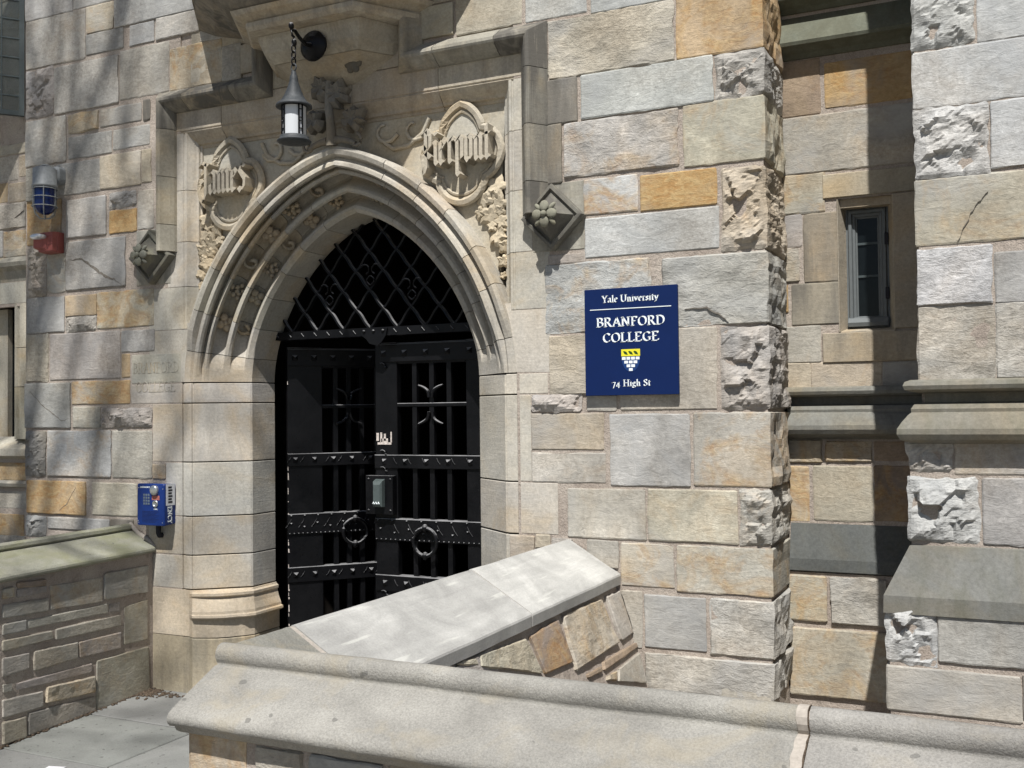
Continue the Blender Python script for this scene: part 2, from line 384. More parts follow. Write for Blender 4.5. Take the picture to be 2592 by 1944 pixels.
class Frame:                                    # a wall plane: origin, horizontal axis, outward normal
    def __init__(s, O, U, N): s.O, s.U, s.N = Vector(O), Vector(U).normalized(), Vector(N).normalized(); s.V = Vector((0, 0, 1))
    def __call__(s, u, v, d=0.0): return s.O + s.U * u + s.V * v + s.N * d
SIZE = {0: 0.045, 1: 0.030, 2: 0.0125}
_seed = [0]
def stone(name, fr, quad, parent, col, stain=0.0, rough=0, proud=None, back=0.05, mat=None, side=None, label=None):
    """one block of masonry; quad = bl, br, tr, tl in plane coordinates"""
    _seed[0] += 1; sd_ = _seed[0]
    bl, br, tr, tl = [Vector(p) for p in quad]
    w = max((br - bl).length, (tr - tl).length); h = max((tl - bl).length, (tr - br).length)
    if proud is None: proud = rnd.choice((rnd.uniform(0.002, 0.006), rnd.uniform(0.004, 0.011)))
    ds = SIZE[rough]
    e = min(0.006 if rough < 2 else 0.014, 0.25 * min(w, h))
    def params(L):
        n = max(2, int(math.ceil((L - 2 * e) / ds)))
        return [0.0] + [(e + (L - 2 * e) * i / n) / L for i in range(n + 1)] + [1.0]
    ss, ts = params(w), params(h)
    nx, ny = len(ss), len(ts)
    off = Vector((sd_ * 3.71, sd_ * 1.37, sd_ * 0.59))
    pt = {}
    V = []
    cx = 0.25 * (bl + br + tr + tl)
    for j, t in enumerate(ts):
        for i, s_ in enumerate(ss):
            p = (bl * (1 - s_) + br * s_) * (1 - t) + (tl * (1 - s_) + tr * s_) * t
            q3 = Vector((p.x, p.y, 0)) + off
            edge = i in (0, nx - 1) or j in (0, ny - 1)
            de = min(s_ * w, (1 - s_) * w, t * h, (1 - t) * h)
            if edge:
                inw = (cx - p); inw = inw.normalized()
                a = 0.0035 if rough == 0 else (0.006 if rough == 1 else 0.008)
                p = p + inw * (noise.noise(q3 * 7.0) * a * 1.5 + noise.noise(q3 * 28.0) * a * 1.3 + max(0.0, noise.noise(q3 * 5.0 + Vector((9, 2, 4))) - 0.42) * 0.05)
                if i in (0, nx - 1) and j in (0, ny - 1): p = p + inw * rnd.uniform(0.001, 0.010)
                d = proud - (0.0028 if rough < 2 else 0.004)
            else:
                if rough == 0:
                    d = proud + 0.0025 * noise.noise(q3 * 2.5) + 0.0008 * noise.noise(q3 * 12.0)
                elif rough == 1:
                    d = proud + 0.011 * noise.fractal(q3 * 5.0, 0.8, 2.1, 5) + 0.003
                else:
                    k = min(1.0, de / 0.05)
                    qq = q3 + noise.noise_vector(q3 * 5.0) * 0.03
                    d = proud + 0.011
                    for sc_, am, tl_ in ((8.0, 0.0065, 0.40), (21.0, 0.0032, 0.36)):    # broken facets, each tilted its own way
                        dist, pts_ = noise.voronoi(qq * sc_)
                        c0 = pts_[0]; tv = noise.noise_vector(c0 * 7.31 + off)
                        dl = (qq * sc_ - c0) / sc_
                        d += am * tv.z * 1.6 + tl_ * (tv.x * dl.x + tv.y * dl.y) * 1.7
                    d = proud + k * (d - proud + 0.0045 * noise.fractal(q3 * 30.0, 0.7, 2.2, 3))
            V.append((p, d))
    mb = MB()
    vid = lambda i, j: j * nx + i
    verts = [fr(p.x, p.y, d) for p, d in V]
    faces = [(vid(i, j), vid(i + 1, j), vid(i + 1, j + 1), vid(i, j + 1)) for j in range(ny - 1) for i in range(nx - 1)]
    loop = [vid(i, 0) for i in range(nx)] + [vid(nx - 1, j) for j in range(1, ny)] + [vid(i, ny - 1) for i in range(nx - 2, -1, -1)] + [vid(0, j) for j in range(ny - 2, 0, -1)]
    nb = len(verts)
    if side is None:
        verts += [fr(V[k][0].x, V[k][0].y, -back) for k in loop]
        L = len(loop)
        faces += [(loop[k], nb + k, nb + (k + 1) % L, loop[(k + 1) % L]) for k in range(L)]
        faces.append(tuple(nb + k for k in range(L)))
    else:                                       # a quoin: its right-hand end is dressed too and runs back to depth `side`
        verts += [fr(V[k][0].x, V[k][0].y, -side) for k in loop]
        L = len(loop)
        right = set(loop[nx - 1:nx - 1 + ny])
        for k in range(L):
            a, b = loop[k], loop[(k + 1) % L]
            if a in right and b in right: continue
            faces.append((a, nb + k, nb + (k + 1) % L, b))
        faces.append(tuple(nb + k for k in range(L)))
        nd = 16 if rough or rnd.random() < 0.65 else 4
        amp = 0.020 if nd == 16 else 0.003
        cols_ = [loop[nx - 1:nx - 1 + ny]]
        for c in range(1, nd):
            ids = []
            for j in range(ny):
                p, d = V[vid(nx - 1, j)]
                dep = d + (-side - d) * c / nd
                q3 = Vector((p.y, dep, 1.0)) + off
                k = 0.0 if j in (0, ny - 1) else min(1, c / 3)
                o_ = k * amp * (0.35 + noise.fractal(q3 * 8.0, 0.8, 2.2, 4))
                verts.append(fr(p.x + o_, p.y, dep)); ids.append(len(verts) - 1)
            cols_.append(ids)
        cols_.append([nb + nx - 1 + j for j in range(ny)])
        for c in range(nd):
            for j in range(ny - 1):
                faces.append((cols_[c][j], cols_[c + 1][j], cols_[c + 1][j + 1], cols_[c][j + 1]))
    mb.add(verts, faces, False)
    return put(name, mb, mat or ('stone_smooth' if rough == 0 else 'stone_rough'), parent, jit(PAL[col] if isinstance(col, str) else col), stain, label)

def rect(x0, z0, x1, z1): return ((x0, z0), (x1, z0), (x1, z1), (x0, z1))
def table(txt):
    for l in txt.strip().splitlines():
        p = l.split()
        yield [float(k) for k in p[:4]], p[4], float(p[5]), int(p[6])
def courses(fr, u0, u1, v0, v1, parent, name='stone_block', cols='lg g bg b ol lb p'.split(), hmin=0.16, hmax=0.34, gap=0.014):
    v = v0
    while v < v1 - 0.06:
        hh = min(rnd.uniform(hmin, hmax), v1 - v)
        if v1 - v - hh < 0.1: hh = v1 - v
        u = u0
        while u < u1 - 0.02:
            ww = rnd.uniform(0.22, 0.6)
            if u1 - u - ww < 0.16: ww = u1 - u
            stone(name, fr, rect(u + gap / 2, v + gap / 2, u + ww - gap / 2, v + hh - gap / 2), parent, rnd.choice(cols), rnd.choice([0, 0, .1, .3]), 1 if rnd.random() < 0.25 else 0)
            u += ww
        v += hh
# ------------------------------------------------------------------ masonry tables: x0 z0 x1 z1 tone rust relief (metres)
MAIN_STONES='''
-6.095 4.533 -5.646 4.779 g 0 0
-5.629 4.538 -5.255 4.665 lg 0 0
-5.507 4.344 -5.260 4.521 b 0.3 0
-5.247 4.343 -4.503 4.568 lb 0 0
-6.090 4.186 -5.524 4.520 lg 0.1 0
-5.511 4.199 -5.176 4.333 g 0 0
-5.114 4.197 -4.903 4.329 lb 0 0
-4.878 4.200 -4.527 4.333 lg 0 0
-6.089 3.836 -5.824 4.171 p 0 2
-5.806 3.838 -5.218 4.153 lg 0 0
-5.201 3.852 -4.781 4.172 bg 0 0
-4.764 3.848 -4.342 4.116 ol 0.5 0
-4.332 3.846 -4.191 4.061 bg 0.1 0
-4.512 4.126 -4.337 4.266 bg 0 0
-6.089 3.503 -5.704 3.813 lg 0.1 0
-5.673 3.686 -5.400 3.809 b 0.5 1
-5.378 3.693 -5.017 3.804 bg 0.1 0
-4.993 3.689 -4.943 3.816 d 0 0
-5.677 3.510 -5.282 3.653 g 0 0
-5.261 3.526 -4.945 3.651 lg 0.1 0
-5.792 3.267 -5.387 3.478 g 0 0
-5.379 3.274 -5.022 3.488 b 0.1 0
-5.010 3.280 -4.933 3.490 b 0.1 0
-6.079 3.256 -5.806 3.480 bg 0 1
-6.074 2.951 -5.748 3.246 ob 0.7 0
-5.690 2.971 -5.334 3.222 lg 0.1 0
-5.295 3.136 -5.063 3.232 lg 0 2
-5.295 2.967 -5.059 3.113 o 1 0
-5.043 2.974 -4.914 3.224 bg 0 0
-5.695 2.613 -5.158 2.934 g 0.05 0
-6.073 2.583 -5.892 2.932 p 0 2
-5.880 2.606 -5.712 2.866 bg 0.2 0
-6.077 2.335 -5.721 2.573 g 0 0
-5.702 2.435 -5.420 2.569 ob 0.3 0
-5.699 2.329 -5.422 2.424 lg 0 2
-5.409 2.340 -4.912 2.574 ol 0.5 0
-6.081 2.001 -5.874 2.323 ol 0.1 1
-5.850 2.005 -5.205 2.313 p 0.05 0
-5.188 2.177 -4.909 2.308 g 0 0
-5.188 2.009 -5.123 2.156 ob 0.3 0
-6.090 1.681 -5.664 1.978 g 0 0
-5.642 1.838 -5.125 1.983 b 0.8 0
-5.633 1.680 -5.389 1.813 bg 0.15 0
-5.368 1.681 -4.927 1.800 p 0 2
-6.085 1.347 -5.894 1.650 d 0 2
-5.872 1.351 -5.289 1.653 lb 0.25 0
-5.272 1.350 -4.931 1.651 bg 0 0
-4.919 1.347 -4.816 1.432 b 0.4 0
-6.070 1.093 -5.519 1.310 ob 0.9 0
-5.453 1.099 -5.060 1.307 ol 0.1 0
-6.079 0.932 -5.889 1.068 g 0 2
-5.871 0.993 -5.302 1.064 g 0 0
-5.289 1.031 -5.088 1.071 d 0 0
-2.666 3.858 -2.270 4.126 ol 0.1 0
-2.241 3.855 -1.895 4.029 lb 0 0
-1.862 3.837 -1.422 3.990 lb 0 0
-2.107 3.524 -1.427 3.828 ol 0.05 1
-1.404 3.521 -0.975 3.887 ob 0.6 0
-1.922 3.287 -1.228 3.511 lb 0 0
-1.209 3.289 -0.973 3.505 lg 0 2
-2.118 3.282 -1.953 3.513 d 0.1 0
-2.026 2.988 -1.412 3.268 lg 0.25 1
-1.378 2.970 -0.973 3.276 ol 0.25 0
-2.121 2.965 -2.045 3.272 d 0 0
-1.916 2.779 -1.631 2.958 lb 0.6 0
-1.607 2.770 -1.219 2.947 o 1 0
-1.191 2.537 -0.979 2.939 b 0.15 2
-1.915 2.552 -1.213 2.753 lb 0 0
-2.143 2.166 -1.571 2.524 lb 0.35 1
-2.124 2.534 -1.922 2.577 p 0 0
-1.497 2.170 -0.982 2.512 lg 0.1 1
-2.126 1.842 -1.756 2.144 b 0.05 1
-1.730 1.754 -1.231 2.156 bg 0 0
-1.204 1.751 -0.978 2.151 p 0.1 2
-2.234 1.752 -1.950 1.833 p 0 2
-1.918 1.754 -1.758 1.826 bg 0 0
-2.234 1.550 -1.830 1.734 b 0.1 0
-2.233 1.378 -1.824 1.527 bg 0.1 0
-1.790 1.368 -1.375 1.726 g 0 0
-1.349 1.376 -0.978 1.730 bg 0.35 0
-2.031 1.094 -1.611 1.342 bg 0.1 0
-1.590 1.095 -1.145 1.347 ol 0.2 0
-1.125 1.091 -0.974 1.355 lg 0.2 2
-2.368 0.932 -2.232 1.082 b 0.1 0
-2.216 1.028 -2.139 1.092 b 0.3 0
-2.125 1.005 -2.009 1.079 p 0 1
-1.922 0.941 -1.755 1.077 bg 0 0
-1.740 0.858 -1.464 1.069 ol 0.5 0
-1.447 0.846 -0.971 1.070 bg 0.35 0
-1.618 0.555 -1.307 0.813 g 0 0
-1.279 0.550 -0.967 0.815 lg 0.1 1
-1.616 0.349 -0.967 0.520 bg 0 1
-1.744 0.544 -1.636 0.827 bg 0 0
'''
RECESS_STONES='''
-1.014 3.290 -0.783 3.579 br 0.2 0
-0.756 3.311 -0.336 3.545 o 0.7 0
-1.014 2.985 -0.331 3.280 bg 0.15 0
-1.020 2.777 -0.770 2.975 ol 0.4 0
-1.000 2.603 -0.891 2.767 p 0 0
-1.004 2.418 -0.906 2.593 b 0.2 1
-0.877 2.409 -0.710 2.765 d 0.2 0
-1.007 2.262 -0.968 2.401 o 0.5 0
-0.944 2.188 -0.707 2.399 d 0.2 0
-1.035 1.991 -0.805 2.178 bg 0.1 0
-1.038 1.852 -0.860 1.984 b 0.1 0
-0.852 1.846 -0.508 1.984 b 0.2 0
-0.498 1.848 -0.312 1.976 bg 0.1 0
-1.046 1.470 -0.811 1.582 b 0.3 1
-0.786 1.477 -0.564 1.576 b 0.5 1
-0.551 1.480 -0.363 1.576 br 0.2 0
-1.048 1.161 -0.878 1.443 b 0.6 0
-0.850 1.172 -0.563 1.448 ol 0.1 0
-0.550 1.178 -0.369 1.452 br 0.5 0
-1.058 0.662 -0.792 0.895 ol 0.6 0
-0.768 0.657 -0.499 0.900 bg 0.05 1
-1.063 0.283 -0.503 0.618 ol 0.35 0
'''
BUTTRESS_UPPER='''
-0.256 3.227 -0.038 3.451 lb 0 2
-0.020 3.220 0.192 3.426 lb 0 0
-0.253 2.982 0.251 3.210 lb 0.05 0
-0.255 2.691 0.006 2.974 lb 0 2
0.018 2.703 0.244 2.968 lb 0 0
-0.253 2.416 0.238 2.681 ol 0.25 0
-0.254 2.168 0.006 2.395 lb 0 1
0.022 2.163 0.232 2.361 g 0 0
-0.249 1.856 0.008 2.158 lg 0.1 1
0.020 1.863 0.225 2.157 lg 0.05 1
'''
BUTTRESS_MIDDLE='''
-0.324 1.487 -0.153 1.609 lg 0.05 2
-0.141 1.481 0.257 1.604 lg 0.2 0
-0.326 1.205 -0.061 1.465 lb 0.05 2
-0.043 1.204 0.250 1.463 g 0 0
'''
BUTTRESS_LOWER='''
-0.397 0.727 -0.227 0.956 lb 0 2
-0.213 0.747 0.234 0.957 g 0 0
-0.396 0.539 0.072 0.710 bg 0.05 0
0.084 0.558 0.281 0.721 d 0 0
'''
WING_STONES='''
-7.086 3.570 -6.727 3.763 bg 0 0
-6.717 3.589 -6.581 3.755 b 0.1 0
-7.085 3.409 -6.839 3.561 ob 0.3 0
-6.826 3.403 -6.580 3.550 b 0.3 0
-7.085 3.201 -6.640 3.393 bg 0 1
-6.880 2.979 -6.580 3.180 b 0.5 1
-7.084 2.988 -6.890 3.192 g 0 0
-7.078 1.271 -6.577 1.405 ob 0.4 0
-7.077 1.057 -6.577 1.190 bg 0 0
-7.077 0.849 -6.651 1.014 ob 0.5 0
-6.991 3.773 -6.581 3.852 b 0 1
'''
GARDEN_STONES='''
1.204 0.838 1.127 0.838 1.127 0.784 1.204 0.781 ol .3
1.106 0.855 0.905 0.845 0.905 0.806 1.106 0.826 br 0
1.106 0.818 0.894 0.804 0.894 0.767 1.106 0.771 p .1
1.204 0.751 0.882 0.732 0.882 0.659 1.203 0.679 g 0
0.869 0.799 0.459 0.784 0.460 0.634 0.869 0.661 bg .2
0.447 0.803 0.054 0.794 0.062 0.624 0.447 0.643 bg .1
1.029 0.635 0.414 0.617 0.408 0.559 1.031 0.590 g 0
0.401 0.610 0.308 0.607 0.308 0.552 0.394 0.559 p 0
1.203 0.648 1.042 0.641 1.042 0.584 1.203 0.588 g 0
0.831 0.547 0.301 0.530 0.301 0.461 0.831 0.484 g 0
0.274 0.572 0.055 0.581 0.056 0.323 0.274 0.337 ol .1
1.203 0.562 0.857 0.545 0.848 0.497 1.203 0.503 ol .1
0.654 0.436 0.301 0.421 0.301 0.322 0.648 0.342 p .2
0.988 0.457 0.660 0.437 0.660 0.345 0.987 0.348 g .05
1.203 0.469 1.020 0.456 1.020 0.373 1.203 0.368 g 0
1.120 0.313 0.543 0.288 0.543 0.232 1.120 0.273 p 0
1.203 0.331 1.136 0.326 1.136 0.277 1.202 0.278 g 0
0.896 0.238 0.524 0.207 0.524 0.113 0.913 0.150 b .3
1.202 0.247 0.921 0.223 0.921 0.137 1.202 0.151 g 0
0.509 0.295 0.049 0.276 0.035 0.000 0.509 -0.003 ol .1
1.025 0.129 0.524 0.088 0.518 -0.003 1.030 0.006 p 0
1.202 0.129 1.046 0.118 1.041 0.005 1.202 0.009 ol 0
'''
PARAPET_STONES='''
1.748 0.847 1.609 0.839 1.605 0.807 1.745 0.843 ol 0
1.578 0.838 1.175 0.819 1.113 0.671 1.596 0.803 ol .15
1.129 0.819 0.815 0.829 0.795 0.644 1.089 0.662 br .5
0.759 0.832 0.286 0.830 0.235 0.613 0.791 0.608 b .35
0.197 0.827 -0.052 0.825 -0.060 0.616 0.191 0.611 bg .1
-0.107 0.818 -0.334 0.788 -0.143 0.614 -0.108 0.613 b .4
0.482 0.578 -0.050 0.569 -0.025 0.546 0.497 0.541 br .1
0.692 0.572 0.518 0.567 0.521 0.543 0.691 0.552 br .2
0.334 0.510 -0.021 0.519 0.040 0.379 0.379 0.466 bg .1
0.480 0.515 0.360 0.511 0.398 0.473 0.496 0.500 b .3
'''

# ================================================================== setting
XC = -3.49                                     # middle of the doorway
g = MB(); g.box(-60, -60, -0.30, 60, 60, -0.012)
put('ground', g, 'pavement_ground', kind='structure')

path = MB(); path.box(-5.2, -5.2, -0.2, -2.07, 0.7, -0.009)
path = put('path', path, 'dirt', kind='structure', label='bluestone flag path leading to the arched doorway')
fl_x = [(-4.93, -4.047), (-4.033, -3.2), (-3.187, -2.085)]
fl_y = [(-0.564, 0.46), (-1.204, -0.577), (-1.95, -1.215), (-2.75, -1.96), (-3.6, -2.76), (-4.6, -3.61)]
FG = (0.205, 0.21, 0.20)
for j, (y0, y1) in enumerate(fl_y):
    for i, (x0, x1) in enumerate(fl_x):
        if j == 0:
            if i == 1: continue
            x0, x1 = [(-4.92, -3.7), None, (-3.69, -2.085)][i]
        elif j == 1: 
            x0, x1 = [(-4.85, -4.047), (-4.036, -3.25), (-3.24, -2.085)][i]
        elif j > 1:
            sft = 0.22 if j % 2 == 0 else -0.08
            x0, x1 = x0 + (sft if i else 0.1), x1 + (sft if i < 2 else 0)
        b = MB(); c = 0.004
        z = rnd.uniform(-0.002, 0.003)
        b.loft([[(x0, y0, -0.04), (x1, y0, -0.04), (x1, y1, -0.04), (x0, y1, -0.04)],
                [(x0, y0, z - c), (x1, y0, z - c), (x1, y1, z - c), (x0, y1, z - c)],
                [(x0 + c, y0 + c, z), (x1 - c, y0 + c, z), (x1 - c, y1 - c, z), (x0 + c, y1 - c, z)]])
        put('flagstone', b, 'flagstone', path, jit(FG, 0.10))

# ================================================================== the building
bld = empty('stone_building', label='Gothic college building of mixed grey and ochre stone with arched doorway', cat='building')

wall = MB()
wall.box(-6.093, 0.002, -0.1, XC - 1.19, 0.62, 5.7)
wall.box(XC + 1.17, 0.002, -0.1, -0.985, 0.62, 5.7)
wall.box(XC - 1.1895, 0.012, 3.62, XC + 1.1695, 0.62, 5.7)
facade = put('facade_wall', wall, 'mortar', bld)
FM = Frame((0, 0, 0), (1, 0, 0), (0, -1, 0))
for (x0, z0, x1, z1), c, st, ro in table(MAIN_STONES):
    quoin = x1 > -0.995
    if quoin: x1 = -0.973
    e_ = 0.0045
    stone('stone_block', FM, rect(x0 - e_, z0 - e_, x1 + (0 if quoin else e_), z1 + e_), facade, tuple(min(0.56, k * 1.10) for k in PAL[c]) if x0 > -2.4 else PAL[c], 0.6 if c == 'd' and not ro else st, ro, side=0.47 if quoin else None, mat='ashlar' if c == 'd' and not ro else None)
# higher courses, above the photograph's edge
courses(FM, -6.09, -4.6, 4.80, 5.65, facade)
courses(FM, -5.05, -4.6, 4.56, 4.79, facade)
courses(FM, -2.45, -0.99, 4.36, 5.65, facade)
for zz in (0.0,):
    courses(FM, -1.62, -0.98, 0.0, 0.40, facade)
courses(Frame((-0.985, 0, 0), (0, 1, 0), (1, 0, 0)), 0.02, 0.48, 3.95, 5.65, facade)

# ---- doorway: jamb stones below the springing
ASH = (0.43, 0.405, 0.36)
Zs, Rr, Co, Hh = 1.96, 1.0416, 0.2216, 0.82    # springing, radius, centre offset, half width
surround = empty('door_surround', parent=bld)
def side_fn(s):
    return lambda lx, z, y: (XC + s * lx, y, z)
JL = [(0.30, 0.0, 1.465), (0.648, 0.355, 1.465), (0.863, 0.652, 1.465), (1.108, 0.867, 1.464), (1.451, 1.112, 1.318), (1.825, 1.455, 1.43), (1.955, 1.829, 1.615)]
JR = [(0.60, 0.0, 1.33), (1.09, 0.604, 1.20), (1.371, 1.096, 1.40), (1.84, 1.375, 1.25), (1.955, 1.844, 1.35)]
def jamb_plan(xo, d=0.0):
    # d swells the splay outwards (plinth)
    pts = [(xo, 0.0 - d), (1.185, -d), (1.182, 0.011 - d), (1.172, 0.011 - d), (1.168, -d), (1.108, -d), (1.104, 0.010 - d), (1.098, 0.012 - d), (1.092 - 0.0, 0.008 - d)]
    pts += [(0.828 - d, 0.228 - d * 0.4), (0.82 - d, 0.240 - d * 0.2), (0.82 - d, 0.466)]
    return pts
def jamb_stone(s, z1, z0, xo, tone, w):
    mb = MB(); P = jamb_plan(xo) + [(0.95, 0.6), (xo, 0.6)]
    g_ = 0.0013; rings = []
    cx, cy = 1.15, 0.3
    for z, k in ((z0 + g_, 0.003), (z0 + g_ + 0.003, 0), (z1 - g_ - 0.003, 0), (z1 - g_, 0.003)):
        rings.append([(XC + s * (x + (k if x < 1.0 else (-k if x >= xo - .001 else 0))), y + (k if y < 0.3 else 0), z) for x, y in P])
    mb.loft(rings)
    return put('jamb_stone', mb, 'ashlar', surround, jit(tone, 0.11), w)
for z1, z0, xo in JL[2:]:
    jamb_stone(-1, z1, z0, xo, ASH, 0.25)
for z1, z0, xo in JR:
    jamb_stone(1, z1, z0, xo, (0.455, 0.42, 0.355), 0.12)
# the left base: a moulded, rounded plinth
def base_ring(z, d, s):
    P = []
    field = [(1.47, -0.002), (1.128, -0.002 - 0.0)]
    P += field
    n = 12
    for i in range(n + 1):                     # rounded nose from the wall face to the reveal
        a = i / n
        px, py = 1.105 + (0.82 - 1.105) * a, 0.0 + 0.238 * a
        bulge = math.sin(math.pi * a) * 0.05 * min(1, d / 0.03) + d
        P.append((px - bulge * 0.66 - (d * 0.35 if a > 0.8 else 0), py - bulge * 0.75))
    P += [(0.82 - d, 0.30), (0.82 - d, 0.466), (0.95, 0.6), (1.47, 0.6)]
    return [(XC + s * x, y, z) for x, y in P]
base = MB()
base.loft([base_ring(z, d, -1) for z, d in ((0.357, 0.030), (0.470, 0.030), (0.474, 0.052), (0.484, 0.062), (0.497, 0.060), (0.503, 0.046), (0.52, 0.044), (0.56, 0.026), (0.60, 0.016), (0.612, 0.024), (0.628, 0.024), (0.636, 0.010), (0.646, 0.006))])
put('moulded_base', base, 'ashlar', surround, (0.47, 0.40, 0.305), 0.12)
base = MB(); base.loft([base_ring(z, d, -1) for z, d in ((-0.05, 0.045), (0.03, 0.04), (0.20, 0.032), (0.345, 0.031), (0.351, 0.028))])
put('plinth_stone', base, 'ashlar', surround, (0.40, 0.345, 0.25), 0.45)
# ---- arch
def arc(s, e, t, y):
    tm = math.acos(Co / (Rr + e)); th = t * tm
    e = e - 0.030 * math.sin(math.pi * t) ** 1.5          # the haunches are a little flatter than a true arc
    return (XC + s * ((Rr + e) * math.cos(th) - Co), y, Zs + (Rr + e) * math.sin(th))
A_, B_ = 0.275, 0.238
PROF = [(0.0, 0.0), (0.02, -0.008), (0.11, -0.014), (0.14, 0.002), (0.143, 0.085), (0.17, 0.108), (0.29, 0.116), (0.37, 0.106), (0.388, 0.004), (0.40, -0.010), (0.445, -0.022), (0.49, -0.010),
        (0.503, 0.004), (0.506, 0.090), (0.53, 0.112), (0.64, 0.120), (0.72, 0.108), (0.738, 0.004), (0.75, -0.012), (0.785, -0.024), (0.82, -0.010), (0.835, 0.036), (0.855, 0.036), (0.875, -0.010), (0.905, -0.032), (0.95, -0.038), (0.985, -0.022), (1.0, 0.0)]
NX, NY = -0.654, -0.756
def arch_ring(s, t):
    z = arc(s, 0.15, t, 0)[2]
    m = min(1.0, max(0.0, (z - 2.03) / 0.30)); m = m * m * (3 - 2 * m)
    m2 = min(1.0, max(0.0, (z - 1.975) / 0.30))
    ring = [arc(s, 0.0, t, 0.466)]
    for k, d in PROF:
        mm = m if k < 0.74 else m2
        e = A_ * k - NX * d * mm; y = B_ * (1 - k) - NY * d * mm
        ring.append(arc(s, e, t, y))
    mo = min(1.0, max(0.0, (z - 2.12) / 0.12))
    ring += [arc(s, 0.288, t, 0.012), arc(s, 0.300, t, -0.028 * mo), arc(s, 0.325, t, -0.036 * mo), arc(s, 0.345, t, -0.026 * mo), arc(s, 0.352, t, 0.03), arc(s, 0.352, t, 0.3), arc(s, 0.2, t, 0.46)]
    return ring
arch = empty('arch', parent=bld)
TJ = {-1: [0.0, 0.105, 0.245, 0.40, 0.535, 0.68, 0.83, 1.0], 1: [0.0, 0.10, 0.26, 0.385, 0.53, 0.655, 0.80, 1.0]}
for s in (-1, 1):
    T = TJ[s]
    for a, b in zip(T[:-1], T[1:]):
        ga = 0.0012 if a > 0 else 0.001; gb = 0.0012 if b < 1 else 0.0
        mb = MB(); mb.loft([arch_ring(s, a + ga + (b - gb - a - ga) * i / 6) for i in range(7)])
        shade = 1.0 if s > 0 else 0.97
        put('voussoir', mb, 'ashlar', arch, jit((0.445 * shade, 0.41 * shade, 0.35 * shade), 0.08), 0.28 if b > 0.6 else 0.14)
# ---- carved fleurons in the two hollows of the arch
def fleuron(c, n, size, kind):
    """small carved boss; c on the hollow's floor, n pointing out of it"""
    n = Vector(n).normalized(); a = n.cross(Vector((0.2, 0.1, 1))).normalized(); b = n.cross(a)
    mb = MB(); c = Vector(c)
    def W(x, y, z): return c + a * x + b * y + n * z
    if kind == 0:                              # four petals and an eye
        for k in range(4):
            t = k * math.pi / 2 + 0.5
            st = len(mb.v); mb.ball((math.cos(t) * size * 0.55, math.sin(t) * size * 0.55, size * 0.35), size * 0.46, 1, 1, 0.75, 8, 5)
            mb.xf(lambda p: W(p.x, p.y, p.z), st)
        st = len(mb.v); mb.ball((0, 0, size * 0.55), size * 0.26, 1, 1, 1, 8, 5); mb.xf(lambda p: W(p.x, p.y, p.z), st)
    elif kind == 1:                            # bunch of berries
        for k in range(9):
            t = k * 2.4; rr = size * 0.29 * math.sqrt(k)
            st = len(mb.v); mb.ball((math.cos(t) * rr, math.sin(t) * rr, size * 0.35), size * 0.27, 1, 1, 1, 8, 5)
            mb.xf(lambda p: W(p.x, p.y, p.z), st)
    else:                                      # curling leaf
        pts = [W(size * (0.9 - 0.09 * k) * math.cos(k * 0.62), size * (0.9 - 0.09 * k) * math.sin(k * 0.62), size * (0.25 + 0.03 * k)) for k in range(10)]
        mb.tube(pts, [size * 0.16 + size * 0.012 * k for k in range(10)], 7)
        st = len(mb.v); mb.ball((-size * 0.4, size * 0.5, size * 0.25), size * 0.36, 1.2, 0.7, 0.7, 8, 5); mb.xf(lambda p: W(p.x, p.y, p.z), st)
    return mb
for s in (-1, 1):
    for row, (kf, t0, dt) in enumerate(((0.60, 0.225, 0.127), (0.26, 0.225, 0.135))):
        for i in range(6):
            t = t0 + dt * i
            e = A_ * kf - NX * 0.10; y = B_ * (1 - kf) - NY * 0.10
            c = Vector(arc(s, e, t, y)); o2 = Vector(arc(s, e - 0.1, t, y))
            rad = (o2 - c).normalized()
            put('fleuron', fleuron(c, rad * 0.65 + Vector((0, -0.75, 0)), 0.064 if row == 0 else 0.058, (i + row * 2) % 3), 'ashlar', arch, jit((0.43, 0.37, 0.28)), 0.2)

# ---- flat frame of the doorway, hood, spandrels
def fbox(name, s, lx0, z0, lx1, z1, y0, y1, tone, w, cham=0.0, parent=None, mat='ashlar', ch=0.003):
    x0, x1 = sorted((XC + s * lx0, XC + s * lx1)); mb = MB()
    mb.loft([[(x0, y1, z0), (x1, y1, z0), (x1, y1, z1), (x0, y1, z1)], [(x0, y0 + ch, z0), (x1, y0 + ch, z0), (x1, y0 + ch, z1), (x0, y0 + ch, z1)],
             [(x0 + ch, y0, z0 + ch), (x1 - ch, y0, z0 + ch), (x1 - ch, y0, z1 - ch), (x0 + ch, y0, z1 - ch)]])
    return put(name, mb, mat, parent or surround, jit(tone, 0.05), w)
LIN = 1.14                                     # inner edge of the flat frame
def upright(s, z0, z1, xo, tone, w):           # frame stone with a hollow chamfer on its inner edge
    g_ = 0.002
    P = [(xo, 0.0), (LIN + 0.03, 0.0), (LIN + 0.026, 0.006), (LIN + 0.018, 0.006), (LIN + 0.014, 0.0), (LIN, 0.0), (LIN - 0.012, 0.02), (LIN - 0.035, 0.05), (LIN - 0.048, 0.056), (LIN - 0.05, 0.072), (LIN - 0.062, 0.074), (LIN - 0.064, 0.2), (xo, 0.2)]
    mb = MB(); mb.loft([[(XC + s * x, y, z) for x, y in P] for z in (z0 + g_, z1 - g_)])
    put('frame_stone', mb, 'ashlar', surround, jit(tone, 0.06), w)
